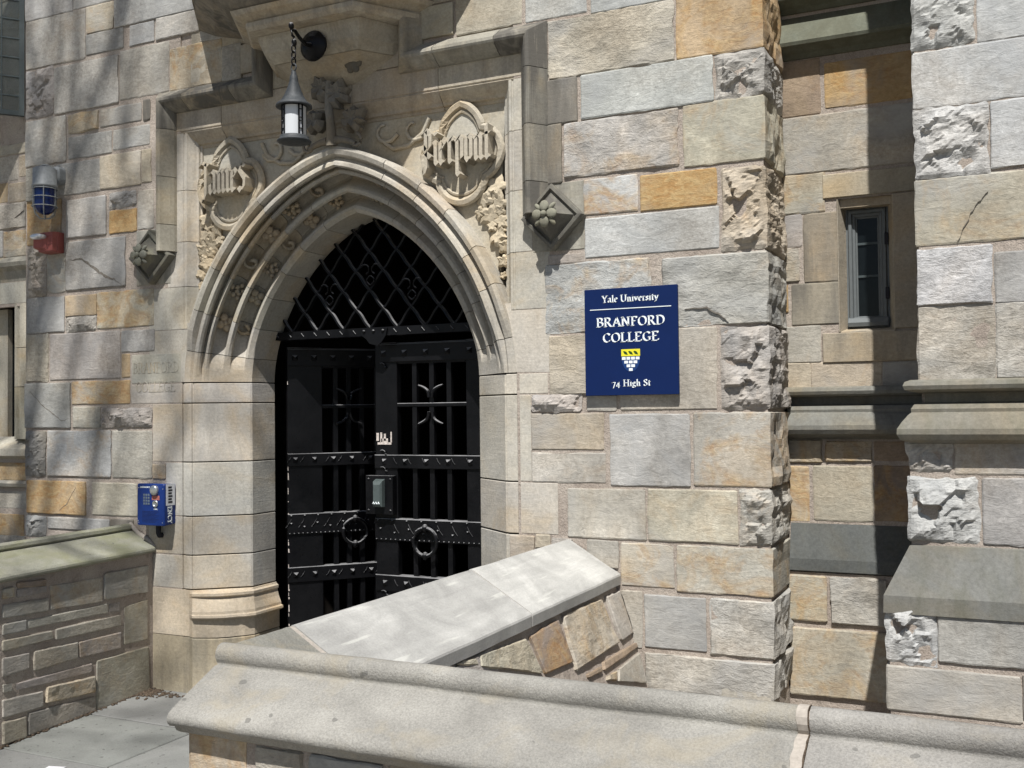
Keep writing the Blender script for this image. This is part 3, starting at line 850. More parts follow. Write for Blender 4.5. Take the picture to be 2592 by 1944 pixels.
for s, zs, xo, w in ((-1, [2.30, 2.572, 2.86, 3.19, 3.56], [1.46, 1.30, 1.27, 1.27], 0.3), (1, [2.30, 2.612, 2.948, 3.276, 3.56], [1.37, 1.27, 1.27, 1.27], 0.15)):
    for i in range(4): upright(s, zs[i], zs[i + 1], xo[i], (0.46, 0.425, 0.365), w)
    # the web between arch and frame, near the springing
    poly = []
    for i in range(9):
        t = 0.002 + 0.262 * i / 8; p = arc(1, 0.34, t, 0); poly.append((p[0] - XC, p[2]))
    poly = [p for p in poly if p[0] > 1.092 and p[1] < 2.50]
    zt = poly[-1][1]
    mb = MB(); mb.prism(poly + [(1.0895 + 0.0, zt + 0.002)] if False else poly + [(LIN + 0.001, zt), (LIN + 0.001, 2.298), (xo[0] - 0.002, 2.298), (xo[0] - 0.002, 1.959)], lambda u, v, d: (XC + s * u, d, v), 0.001, 0.2)
    put('jamb_stone', mb, 'ashlar', surround, jit((0.46, 0.425, 0.365), 0.05), w)
# lintel band: flat field over the carved panel, with the hollow under it
for k, (a, b) in enumerate(((-1.27, -0.86), (-0.855, -0.33), (-0.326, 0.12), (0.124, 0.70), (0.704, 1.27))):
    P = [(0.0, 3.735), (0.0, 3.575), (0.006, 3.571), (0.006, 3.563), (0.0, 3.56), (0.02, 3.535), (0.05, 3.505), (0.056, 3.49), (0.074, 3.485), (0.078, 3.468), (0.2, 3.468), (0.2, 3.735)]
    mb = MB(); rings = []
    for x in (a, b):
        rings.append([(XC + max(-1.27, min(1.27, x)), y, z) for y, z in P])
    mb.loft(rings); put('lintel_stone', mb, 'ashlar', surround, jit((0.42, 0.37, 0.29), 0.07), 0.38)
# plain stones between the hood's two risers, behind the corbel
for a, b, z0, z1 in ((-0.53, -0.02, 3.74, 3.99), (-0.015, 0.53, 3.74, 3.99), (-0.53, 0.2, 3.995, 4.25), (0.205, 0.53, 3.995, 4.25), (-1.1, -0.535, 4.06, 4.30), (0.535, 1.1, 4.06, 4.30)):
    fbox('frame_stone', 1, a, z0 + .002, b, z1 - .002, 0.0, 0.2, (0.40, 0.35, 0.275), 0.35)
for a, b, z0, z1 in ((0.57, 0.80, 3.87, 4.05), (-1.1, -0.56, 3.87, 4.05)):
    fbox('frame_stone', 1, a, z0, b, z1, -0.006, 0.2, (0.40, 0.37, 0.30), 0.1)
# hood mould
HS = [(-0.055, 0.012), (-0.050, -0.020), (-0.036, -0.045), (-0.014, -0.075), (0.0, -0.096), (0.012, -0.102), (0.030, -0.098), (0.098, -0.004), (0.1, 0.05)]
def hst(kind, k, o):
    if kind == 'v': return (1.275 + o, k)
    if kind == 'B': return (1.275 + o, 3.745 + o)
    if kind == 'h': return (k, 3.745 + o)
    if kind == 'C': return (0.505 + o, 3.745 + o)
    if kind == 'u': return (0.505 + o, k)
hood = empty('hood_mould', parent=bld)
for s in (-1, 1):
    dark = (0.31, 0.29, 0.245) if s > 0 else (0.34, 0.31, 0.25)
    pieces = [[('v', 2.80), ('v', 2.968)], [('v', 2.972), ('v', 3.274)], [('v', 3.278), ('v', 3.58)], [('v', 3.584), ('B', 0), ('h', 1.10)], [('h', 1.096), ('h', 0.72)], [('h', 0.716), ('C', 0), ('u', 4.02)]]
    for i, pc in enumerate(pieces):
        mb = MB(); mb.loft([[(XC + s * hst(k, q, o)[0], y, hst(k, q, o)[1]) for o, y in HS] for k, q in pc])
        put('hood_stone', mb, 'ashlar', hood, jit(dark, 0.06), (0.75 if i < 4 else 0.45) if s > 0 else (0.3 if i < 3 else 0.75))
# label stops: a lozenge block with a flower
for s in (-1, 1):
    cx, cz = XC + s * 1.405, 2.775
    mb = MB()
    def dia(r, y): return [(cx + r * 1.0 * math.cos(math.pi / 2 * k), y, cz + r * math.sin(math.pi / 2 * k)) for k in range(4)]
    mb.loft([dia(0.175, 0.03), dia(0.178, -0.045), dia(0.172, -0.062), dia(0.150, -0.066), dia(0.138, -0.050), dia(0.128, -0.052), dia(0.06, -0.135), dia(0.045, -0.14)])
    mb.loft([dia(0.172, 0.02), dia(0.178, -0.044)])
    ls = put('label_stop', mb, 'ashlar', hood, (0.25, 0.25, 0.19) if s < 0 else (0.22, 0.22, 0.19), 0.75)
    fl_ = MB()
    for k in range(8):
        t = math.pi / 4 * k; big_ = k % 2 == 0
        rr = 0.042 if big_ else 0.056; st_ = len(fl_.v)
        fl_.ball((0, 0, 0), 1.0, 0.030 if big_ else 0.026, 0.010, 0.026 if big_ else 0.012, 10, 6)
        fl_.xf(lambda p: Vector((cx + rr * math.cos(t) + p.x * math.cos(t) - p.z * math.sin(t), -0.138 - (0.012 if big_ else 0) + p.y + 0.15 * p.x, cz + rr * math.sin(t) + p.x * math.sin(t) + p.z * math.cos(t))), st_)
    fl_.ball((cx, -0.158, cz), 0.017, 1, 1, 1, 10, 6)
    put('carved_flower', fl_, 'ashlar', ls, (0.25, 0.245, 0.19), 0.5)
    fbox('stop_stone', s, 1.275, 2.60, 1.57, 2.962, 0.0 - 0.002, 0.1, (0.33, 0.315, 0.265) if s > 0 else (0.36, 0.34, 0.29), 0.5, parent=surround)

# ---- spandrels
def spandrel(s):
    poly = []
    t0 = 0.255
    for i in range(17):
        t = t0 + (1 - t0) * i / 16; p = arc(1, 0.30, t, 0); poly.append((max(0.0, p[0] - XC), p[2]))
    poly += [(0.0, 3.475), (LIN - 0.06, 3.475)]
    mb = MB(); mb.prism(poly, lambda u, v, d: (XC + s * u, d, v), 0.085, 0.2)
    return put('spandrel_panel', mb, 'ashlar', surround, (0.455, 0.42, 0.345), 0.18)
SPAN = {s: spandrel(s) for s in (-1, 1)}
def medallion_outline(n=10):
    half = [(0.15 * math.cos(R(-90 + 82 * k / n)), -0.125 + 0.15 * math.sin(R(-90 + 82 * k / n))) for k in range(n + 1)]
    half += [(0.095 + 0.15 * math.cos(R(-72 + 132 * k / n)), -0.005 + 0.15 * math.sin(R(-72 + 132 * k / n))) for k in range(n + 1)]
    half += [(-0.06 + 0.19 * math.cos(R(10 + 60 * k / n)), 0.10 + 0.19 * math.sin(R(10 + 60 * k / n))) for k in range(n + 1)] + [(0.0, 0.284)]
    return half + [(-x, z) for x, z in reversed(half[1:-1])]
MO = medallion_outline()
def nib(mb, pts, w, ang, fn, d0, d1):
    nx_, ny_ = w / 2 * math.cos(ang), w / 2 * math.sin(ang)
    for (x0, y0), (x1, y1) in zip(pts[:-1], pts[1:]):
        q = [(x0 - nx_, y0 - ny_), (x0 + nx_, y0 + ny_), (x1 + nx_, y1 + ny_), (x1 - nx_, y1 - ny_)]
        q2 = [q[0], q[1], q[2], q[3]]
        area = sum(q2[i][0] * q2[(i + 1) % 4][1] - q2[(i + 1) % 4][0] * q2[i][1] for i in range(4))
        if abs(area) < 1e-9: continue
        mb.prism(q2, fn, d0, d1)
BL = {  # blackletter strokes
 'J': (0.62, [[(0.02, 1.22), (0.2, 1.36), (0.62, 1.22)], [(0.42, 1.3), (0.42, 0.0), (0.25, -0.28), (0.02, -0.12)], [(0.05, 0.62), (0.2, 0.5)]]),
 'P': (0.66, [[(0.02, 1.22), (0.22, 1.38), (0.5, 1.15), (0.5, 0.72), (0.28, 0.55)], [(0.22, 1.3), (0.22, -0.1), (0.1, -0.3)], [(0.05, 0.75), (0.2, 0.6)], [(0.22, 0.5), (0.5, 0.3)]]),
 'a': (0.52, [[(0.04, 0.84), (0.2, 0.98), (0.36, 0.84), (0.36, 0.12), (0.46, 0.02)], [(0.34, 0.56), (0.06, 0.42), (0.06, 0.14), (0.18, 0.0), (0.34, 0.16)]]),
 'm': (0.86, [[(0.0, 0.9), (0.1, 0.82), (0.1, 0.12), (0.18, 0.02)], [(0.1, 0.8), (0.28, 0.98), (0.4, 0.84), (0.4, 0.12), (0.48, 0.02)], [(0.4, 0.8), (0.58, 0.98), (0.7, 0.84), (0.7, 0.12), (0.8, 0.02)]]),
 'e': (0.48, [[(0.24, 0.98), (0.08, 0.84), (0.08, 0.14), (0.2, 0.0), (0.38, 0.14)], [(0.24, 0.98), (0.38, 0.78), (0.1, 0.52)]]),
 's': (0.52, [[(0.42, 1.0), (0.22, 1.12), (0.06, 0.86), (0.4, 0.48), (0.36, 0.14), (0.16, -0.04), (0.0, 0.14)]]),
 'i': (0.26, [[(0.0, 0.9), (0.1, 0.82), (0.1, 0.12), (0.2, 0.02)], [(0.06, 1.22), (0.16, 1.14)]]),
 'r': (0.40, [[(0.0, 0.9), (0.1, 0.82), (0.1, 0.12), (0.18, 0.02)], [(0.1, 0.8), (0.24, 0.96), (0.36, 0.86)]]),
 'p': (0.50, [[(0.0, 0.9), (0.1, 0.82), (0.1, -0.38), (0.2, -0.48)], [(0.1, 0.8), (0.26, 0.98), (0.4, 0.82), (0.4, 0.16), (0.1, 0.0)]]),
 'o': (0.50, [[(0.24, 0.98), (0.08, 0.84), (0.08, 0.14), (0.22, 0.0), (0.38, 0.14), (0.38, 0.84), (0.24, 0.98)]]),
 'n': (0.56, [[(0.0, 0.9), (0.1, 0.82), (0.1, 0.12), (0.18, 0.02)], [(0.1, 0.8), (0.28, 0.98), (0.4, 0.84), (0.4, 0.12), (0.5, 0.02)]]),
 't': (0.36, [[(0.12, 1.25), (0.12, 0.14), (0.22, 0.0), (0.34, 0.1)], [(0.0, 0.95), (0.3, 0.95)]])}
def blackletter(mb, text, cx, cz, width, xh, y0, y1, s_ang=R(38)):
    tot = sum(BL[c][0] for c in text) + 0.06 * (len(text) - 1)
    kx = width / tot; x = cx - width / 2
    for c in text:
        adv, strokes = BL[c]
        for st in strokes:
            nib(mb, [(x + px * kx, cz + (pz - 0.5) * xh) for px, pz in st], 0.026, s_ang, lambda u, v, d: (u, d, v), y0, y1)
        x += (adv + 0.06) * kx
def medallion(s, text, width):
    cx, cz = XC + s * 0.825 - 0.005, 3.205
    pl = MB(); pl.prism(MO, lambda u, v, d: (cx + u * 0.93, d, cz + v * 0.93), 0.062, 0.10)
    root = put('medallion', pl, 'ashlar', surround, (0.47, 0.44, 0.37), 0.05)
    rim = MB()
    for k, rr, yy in ((1.0, 0.024, 0.055), (0.85, 0.010, 0.058)):
        pts = [(cx + u * k, yy, cz + v * k) for u, v in MO]
        rim.tube(pts, rr, 6, False, True)
    put('rim', rim, 'ashlar', root, (0.44, 0.395, 0.315), 0.2)
    tx = MB(); blackletter(tx, text, cx + 0.005, cz + 0.005, width, 0.15, -0.030, 0.064)
    put('carved_name', tx, 'ashlar', root, (0.47, 0.42, 0.335), 0.08)
medallion(-1, 'James', 0.37); medallion(1, 'Pierpont', 0.43)
# foliage carved in the corners of the spandrels
def leafwork(s, pts, seed):
    r_ = random.Random(seed); mb = MB()
    for (lx, z, sz) in pts:
        sz *= 1.3
        c = Vector((XC + s * lx, 0.070, z)); a0 = r_.uniform(0, 6.28); n = 5
        P = []
        for k in range(n * 4):
            t = a0 + 2 * math.pi * k / (n * 4); rr = sz * (1.0 if k % 4 == 0 else (0.62 if k % 2 == 0 else 0.86)) * r_.uniform(0.85, 1.1)
            P.append((rr * math.cos(t), rr * math.sin(t)))
        tilt = r_.uniform(-0.5, 0.5); tilt2 = r_.uniform(-0.5, 0.5)
        rim_ = [c + Vector((u, -0.006 + tilt * u * 0.5 + tilt2 * v * 0.5, v)) for u, v in P]
        mid = [c + Vector((u * 0.62, -0.017 + tilt * u * 0.5 + tilt2 * v * 0.5, v * 0.62)) for u, v in P]
        ctr = [c + Vector((u * 0.12, -0.014, v * 0.12)) for u, v in P]
        bk = [c + Vector((u * 0.8, 0.015, v * 0.8)) for u, v in P]
        mb.loft([bk, rim_, mid, ctr], True, True, False)
    return mb
for s in (-1, 1):
    pts = [(1.03, 3.00, 0.055), (0.955, 2.93, 0.05), (1.045, 2.90, 0.05), (0.99, 2.84, 0.055), (1.06, 2.80, 0.045), (1.03, 2.72, 0.05), (1.075, 2.66, 0.038), (1.07, 2.58, 0.032), (1.065, 2.50, 0.020), (0.93, 2.86, 0.035), (1.02, 2.95, 0.03), (1.05, 2.86, 0.032), (1.0, 2.78, 0.03), (1.06, 2.745, 0.028)]
    put('carved_foliage', leafwork(s, pts, 5 + s), 'ashlar', SPAN[s], (0.47, 0.40, 0.29), 0.1)
    # scrolls and a small tracery panel towards the middle
    mb = MB()
    for k in range(2):
        c = (XC + s * (0.50 - 0.2 * k), 3.40 + 0.012 * k)
        pts = [(c[0] + s * (0.095 - 0.009 * j) * math.cos(-0.4 - 0.55 * j), 0.074, c[1] + (0.095 - 0.009 * j) * math.sin(-0.4 - 0.55 * j)) for j in range(9)]
        mb.tube(pts, [0.014 - 0.0007 * j for j in range(9)], 7)
    mb.tube([(XC + s * lx, 0.078, z) for lx, z in ((0.60, 3.44), (0.56, 3.36), (0.46, 3.30), (0.36, 3.29), (0.30, 3.33))], 0.014, 7)
    put('carved_scroll', mb, 'ashlar', SPAN[s], (0.44, 0.40, 0.325), 0.2)
# leafy finial over the arch's point
fin = MB()
fin.tube([(XC, -0.03, 3.33), (XC + 0.006, -0.05, 3.45), (XC - 0.004, -0.055, 3.56), (XC, -0.05, 3.70)], [0.036, 0.026, 0.024, 0.03], 8)
def big_leaf(mb, cx, cz, sz, ang, y):
    P = []
    prof = [(0.0, -0.9), (0.45, -0.75), (0.30, -0.45), (0.85, -0.30), (0.72, 0.05), (0.50, 0.10), (0.60, 0.50), (0.30, 0.45), (0.0, 0.95)]
    full = prof + [(-x, z) for x, z in reversed(prof[1:-1])]
    ca, sa = math.cos(ang), math.sin(ang)
    def T(x, z, k, d): return (cx + sz * k * (x * ca - z * sa), d, cz + sz * k * (x * sa + z * ca))
    mb.loft([[T(x, z, 0.9, 0.02) for x, z in full], [T(x, z, 1.0, y + 0.035) for x, z in full], [T(x, z, 0.66, y - 0.006) for x, z in full], [T(x, z, 0.1, y + 0.014) for x, z in full]], True, True, False)
big_leaf(fin, XC - 0.065, 3.68, 0.10, 0.35, -0.075); big_leaf(fin, XC + 0.05, 3.63, 0.105, -0.4, -0.075)
big_leaf(fin, XC + 0.15, 3.47, 0.10, -0.95, -0.065); big_leaf(fin, XC - 0.13, 3.49, 0.09, 0.95, -0.065)
for s in (-1, 1):
    pts = [(XC + s * (0.03 + 0.045 * j), -0.03, 3.36 - 0.004 * j * j) for j in range(4)]
    fin.tube(pts, [0.026, 0.022, 0.018, 0.014], 7)
    pts = [(XC + s * (0.17 + 0.035 * math.cos(1.4 - 0.7 * j)), -0.03, 3.345 + 0.035 * math.sin(1.4 - 0.7 * j)) for j in range(7)]
    fin.tube(pts, 0.011, 6)
put('leaf_finial', fin, 'ashlar', arch, (0.235, 0.215, 0.18), 0.5)
# cut lettering on the left jamb
LET = {  # roman strokes: advance, strokes   (cap height 1)
 'A': (0.78, [[(0.06, 0), (0.39, 1), (0.72, 0)], [(0.2, 0.36), (0.6, 0.36)], [(-0.03, 0), (0.17, 0)], [(0.58, 0), (0.84, 0)]]),
 'B': (0.66, [[(0.12, 0), (0.12, 1)], [(0.0, 1), (0.34, 1), (0.5, 0.93), (0.54, 0.78), (0.48, 0.6), (0.34, 0.53), (0.14, 0.53)], [(0.34, 0.53), (0.54, 0.46), (0.62, 0.28), (0.55, 0.08), (0.36, 0), (0.0, 0)]]),
 'C': (0.72, [[(0.64, 0.78), (0.6, 0.92), (0.42, 1.0), (0.22, 0.92), (0.08, 0.7), (0.07, 0.36), (0.2, 0.1), (0.42, 0.0), (0.58, 0.06), (0.66, 0.22)]]),
 'D': (0.80, [[(0.12, 0), (0.12, 1)], [(0.0, 1), (0.36, 1), (0.6, 0.88), (0.72, 0.62), (0.7, 0.32), (0.56, 0.09), (0.34, 0), (0.0, 0)]]),
 'E': (0.62, [[(0.12, 0), (0.12, 1)], [(0.0, 1), (0.54, 1), (0.55, 0.84)], [(0.12, 0.53), (0.42, 0.53)], [(0.0, 0), (0.56, 0), (0.6, 0.18)]]),
 'F': (0.58, [[(0.12, 0), (0.12, 1)], [(0.0, 1), (0.52, 1), (0.53, 0.84)], [(0.12, 0.52), (0.42, 0.52)], [(0.0, 0), (0.28, 0)]]),
 'G': (0.78, [[(0.66, 0.80), (0.6, 0.93), (0.42, 1.0), (0.22, 0.92), (0.08, 0.7), (0.07, 0.36), (0.2, 0.1), (0.42, 0.0), (0.66, 0.08), (0.66, 0.42)], [(0.52, 0.43), (0.78, 0.43)]]),
 'H': (0.84, [[(0.14, 0), (0.14, 1)], [(0.68, 0), (0.68, 1)], [(0.14, 0.52), (0.68, 0.52)], [(0, 1), (0.28, 1)], [(0, 0), (0.28, 0)], [(0.54, 1), (0.82, 1)], [(0.54, 0), (0.82, 0)]]),
 'L': (0.58, [[(0.12, 0), (0.12, 1)], [(0.0, 1), (0.28, 1)], [(0.0, 0), (0.52, 0), (0.57, 0.2)]]),
 'N': (0.86, [[(0.12, 0), (0.12, 1)], [(0.12, 1), (0.68, 0.02)], [(0.68, 0), (0.68, 1)], [(0, 1), (0.18, 1)], [(0, 0), (0.24, 0)], [(0.56, 1), (0.82, 1)]]),
 'O': (0.84, [[(0.42, 1), (0.2, 0.92), (0.07, 0.68), (0.07, 0.34), (0.2, 0.08), (0.42, 0), (0.64, 0.08), (0.77, 0.34), (0.77, 0.68), (0.64, 0.92), (0.42, 1)]]),
 'R': (0.74, [[(0.12, 0), (0.12, 1)], [(0.0, 1), (0.34, 1), (0.5, 0.93), (0.56, 0.76), (0.48, 0.57), (0.34, 0.5), (0.14, 0.5)], [(0.34, 0.5), (0.62, 0.04), (0.76, 0.0)], [(0.0, 0), (0.26, 0)]]),
 'S': (0.54, [[(0.44, 0.8), (0.38, 0.95), (0.24, 1.0), (0.1, 0.92), (0.07, 0.75), (0.16, 0.6), (0.36, 0.46), (0.47, 0.28), (0.42, 0.08), (0.24, 0.0), (0.1, 0.05), (0.04, 0.22)]]),
 'U': (0.80, [[(0.12, 1), (0.12, 0.3), (0.2, 0.08), (0.4, 0.0), (0.58, 0.08), (0.66, 0.3), (0.66, 1)], [(0, 1), (0.26, 1)], [(0.54, 1), (0.8, 1)]]),
 'Y': (0.70, [[(0.06, 1), (0.34, 0.48), (0.62, 1)], [(0.34, 0.5), (0.34, 0)], [(-0.04, 1), (0.2, 1)], [(0.5, 1), (0.74, 1)], [(0.2, 0), (0.48, 0)]]),
 'a': (0.48, [[(0.06, 0.52), (0.14, 0.63), (0.27, 0.64), (0.34, 0.54), (0.34, 0.1), (0.46, 0.03)], [(0.34, 0.4), (0.12, 0.3), (0.05, 0.14), (0.14, 0.01), (0.34, 0.12)]]),
 'e': (0.46, [[(0.07, 0.36), (0.39, 0.4), (0.36, 0.56), (0.24, 0.65), (0.1, 0.55), (0.05, 0.32), (0.1, 0.1), (0.24, 0.0), (0.41, 0.1)]]),
 'g': (0.48, [[(0.22, 0.64), (0.08, 0.54), (0.08, 0.36), (0.22, 0.26), (0.36, 0.36), (0.36, 0.54), (0.22, 0.64)], [(0.34, 0.6), (0.48, 0.64)], [(0.16, 0.28), (0.08, 0.14), (0.34, 0.04), (0.42, -0.1), (0.3, -0.25), (0.1, -0.24), (0.03, -0.12), (0.14, 0.02)]]),
 'h': (0.56, [[(0.12, 0), (0.12, 1.05)], [(0.02, 1.0), (0.12, 1.05)], [(0.12, 0.5), (0.26, 0.63), (0.4, 0.56), (0.42, 0.0)], [(0.02, 0), (0.24, 0)], [(0.32, 0), (0.54, 0)]]),
 'i': (0.27, [[(0.13, 0), (0.13, 0.64)], [(0.02, 0.6), (0.13, 0.64)], [(0.02, 0), (0.25, 0)], [(0.11, 0.86), (0.16, 0.90)]]),
 'l': (0.27, [[(0.13, 0), (0.13, 1.05)], [(0.02, 1.0), (0.13, 1.05)], [(0.02, 0), (0.25, 0)]]),
 'n': (0.56, [[(0.12, 0), (0.12, 0.64)], [(0.02, 0.6), (0.12, 0.64)], [(0.12, 0.5), (0.26, 0.63), (0.4, 0.56), (0.42, 0.0)], [(0.02, 0), (0.24, 0)], [(0.32, 0), (0.54, 0)]]),
 'r': (0.38, [[(0.12, 0), (0.12, 0.64)], [(0.02, 0.6), (0.12, 0.64)], [(0.12, 0.46), (0.24, 0.63), (0.35, 0.6)], [(0.02, 0), (0.26, 0)]]),
 's': (0.38, [[(0.31, 0.5), (0.26, 0.61), (0.15, 0.64), (0.07, 0.54), (0.12, 0.4), (0.28, 0.27), (0.31, 0.12), (0.2, 0.0), (0.08, 0.03), (0.04, 0.16)]]),
 't': (0.34, [[(0.14, 0.82), (0.14, 0.12), (0.22, 0.0), (0.34, 0.07)], [(0.02, 0.62), (0.31, 0.62)]]),
 'v': (0.50, [[(0.06, 0.63), (0.25, 0.03), (0.44, 0.63)], [(-0.02, 0.63), (0.16, 0.63)], [(0.34, 0.63), (0.52, 0.63)]]),
 'y': (0.50, [[(0.06, 0.63), (0.26, 0.06)], [(0.45, 0.63), (0.24, 0.0), (0.14, -0.22), (0.03, -0.2)], [(-0.02, 0.63), (0.16, 0.63)], [(0.35, 0.63), (0.53, 0.63)]]),
 '7': (0.52, [[(0.05, 0.56), (0.07, 0.62), (0.46, 0.62), (0.2, -0.3)]]),
 '4': (0.56, [[(0.36, -0.26), (0.36, 0.66), (0.03, 0.02), (0.52, 0.02)]]),
 'M': (0.9, [[(0.1, 0), (0.12, 1), (0.44, 0.2), (0.76, 1), (0.78, 0)]]), 'X': (0.7, [[(0.05, 0), (0.65, 1)], [(0.05, 1), (0.65, 0)]]), 'I': (0.3, [[(0.15, 0), (0.15, 1)]]), 'T': (0.7, [[(0.35, 0), (0.35, 1)], [(0.03, 1), (0.67, 1)]]),
 ' ': (0.30, [])}
def letters(text, cx, z0, width, cap, fn, d0, d1, w, ang=R(24), track=0.07):
    mb = MB(); tot = sum(LET[c][0] + track for c in text) - track
    k = width / tot; x = cx - width / 2
    for c in text:
        adv, st_ = LET[c]
        for st in st_:
            nib(mb, [(x + px * k, z0 + pz * cap) for px, pz in st], w, ang, fn, d0, d1)
        x += (adv + track) * k
    return mb
for tx_, cx_, z_, w_ in (('BRANFORD', XC - 1.405, 2.028, 0.39), ('COLLEGE', XC - 1.408, 1.905, 0.335)):
    ins = letters(tx_, cx_, z_, w_, 0.066, lambda u, v, d: (u, d, v), -0.0024, 0.002, 0.0058)
    put('cut_lettering', ins, 'ashlar', surround, (0.43, 0.40, 0.335), 0.1)
fbox('frame_stone', -1, 1.192, 1.962, 1.615, 2.150, 0.0, 0.2, (0.455, 0.425, 0.355), 0.1)

# ---- passage behind the doorway
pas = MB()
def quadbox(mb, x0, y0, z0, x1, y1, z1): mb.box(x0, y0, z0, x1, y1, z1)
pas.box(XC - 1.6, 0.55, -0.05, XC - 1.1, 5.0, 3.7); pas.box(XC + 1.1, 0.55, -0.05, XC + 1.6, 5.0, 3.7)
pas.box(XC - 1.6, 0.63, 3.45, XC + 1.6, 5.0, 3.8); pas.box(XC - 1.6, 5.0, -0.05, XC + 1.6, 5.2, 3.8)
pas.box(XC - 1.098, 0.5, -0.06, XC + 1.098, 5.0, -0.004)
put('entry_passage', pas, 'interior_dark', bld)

# ---- oriel's corbel above the doorway
def hexring(z, hw, hf, p): return [(XC - hw, 0.05, z), (XC - hw, 0.0, z), (XC - hf, -p, z), (XC + hf, -p, z), (XC + hw, 0.0, z), (XC + hw, 0.05, z)]
oriel = empty('oriel', parent=bld)
def olayer(name, secs, tone, w):
    mb = MB(); mb.loft([hexring(*q) for q in secs]); return put(name, mb, 'ashlar', oriel, tone, w)
olayer('corbel_base', [(3.68, 0.20, 0.14, 0.005), (3.73, 0.27, 0.19, 0.06), (3.79, 0.38, 0.27, 0.155), (3.805, 0.41, 0.288, 0.18)], (0.40, 0.35, 0.27), 0.35)
olayer('corbel_drum', [(3.807, 0.42, 0.295, 0.188), (3.815, 0.425, 0.30, 0.195), (3.86, 0.455, 0.33, 0.235), (3.93, 0.485, 0.35, 0.262), (3.955, 0.49, 0.352, 0.266)], (0.42, 0.375, 0.295), 0.45)
olayer('corbel_cornice', [(3.957, 0.50, 0.345, 0.26), (3.965, 0.585, 0.36, 0.335), (3.985, 0.605, 0.368, 0.352), (4.01, 0.605, 0.368, 0.352), (4.02, 0.585, 0.36, 0.335), (4.03, 0.60, 0.37, 0.35), (4.05, 0.66, 0.42, 0.39), (4.075, 0.68, 0.44, 0.405), (4.08, 0.66, 0.43, 0.395)], (0.43, 0.38, 0.30), 0.4)
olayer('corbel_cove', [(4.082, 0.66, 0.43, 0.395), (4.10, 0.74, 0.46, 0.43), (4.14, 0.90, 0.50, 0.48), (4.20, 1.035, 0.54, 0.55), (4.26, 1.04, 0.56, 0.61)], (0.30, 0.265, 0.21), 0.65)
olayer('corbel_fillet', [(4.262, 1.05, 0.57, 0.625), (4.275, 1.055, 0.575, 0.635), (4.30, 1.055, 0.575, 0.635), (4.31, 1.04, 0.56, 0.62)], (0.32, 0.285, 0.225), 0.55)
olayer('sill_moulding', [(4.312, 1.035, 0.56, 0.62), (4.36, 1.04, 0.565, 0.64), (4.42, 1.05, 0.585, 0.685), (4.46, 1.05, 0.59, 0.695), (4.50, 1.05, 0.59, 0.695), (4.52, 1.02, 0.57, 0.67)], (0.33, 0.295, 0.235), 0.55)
olayer('bay_wall', [(4.522, 1.0, 0.55, 0.65), (5.7, 1.0, 0.55, 0.65)], (0.41, 0.37, 0.30), 0.3)
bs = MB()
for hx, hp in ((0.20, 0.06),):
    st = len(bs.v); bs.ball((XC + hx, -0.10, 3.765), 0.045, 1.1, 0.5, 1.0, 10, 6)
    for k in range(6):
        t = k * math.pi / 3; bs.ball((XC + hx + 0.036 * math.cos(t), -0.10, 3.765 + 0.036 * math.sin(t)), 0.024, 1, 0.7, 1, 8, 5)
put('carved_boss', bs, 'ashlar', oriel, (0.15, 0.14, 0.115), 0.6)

# ---- long cracks and spalls that show on single stones
def crack(pts, parent, fr=FM, w=0.006, d=0.008):
    mb = MB(); P = []
    for (x0, z0), (x1, z1) in zip(pts[:-1], pts[1:]):
        for k in range(5):
            t = k / 5; P.append((x0 + (x1 - x0) * t + rnd.uniform(-1, 1) * 0.004, z0 + (z1 - z0) * t + rnd.uniform(-1, 1) * 0.004))
    P.append(pts[-1]); n = len(P)
    up, lo = [], []
    for i, (x, z) in enumerate(P):
        k = math.sin(math.pi * min(1, (i + 0.3) / n * 1.15)) * w * rnd.uniform(0.5, 1.2) + 0.0012
        up.append(fr(x, z + k, d)); lo.append(fr(x, z - k * 0.3, d))
    bk_u = [fr(x, z, -0.004) for x, z in P]
    mb.loft([up, lo], False, False); mb.loft([lo, bk_u], False, False); mb.loft([bk_u, up], False, False)
    put('crack', mb, 'crack_dark', parent, fix=False)

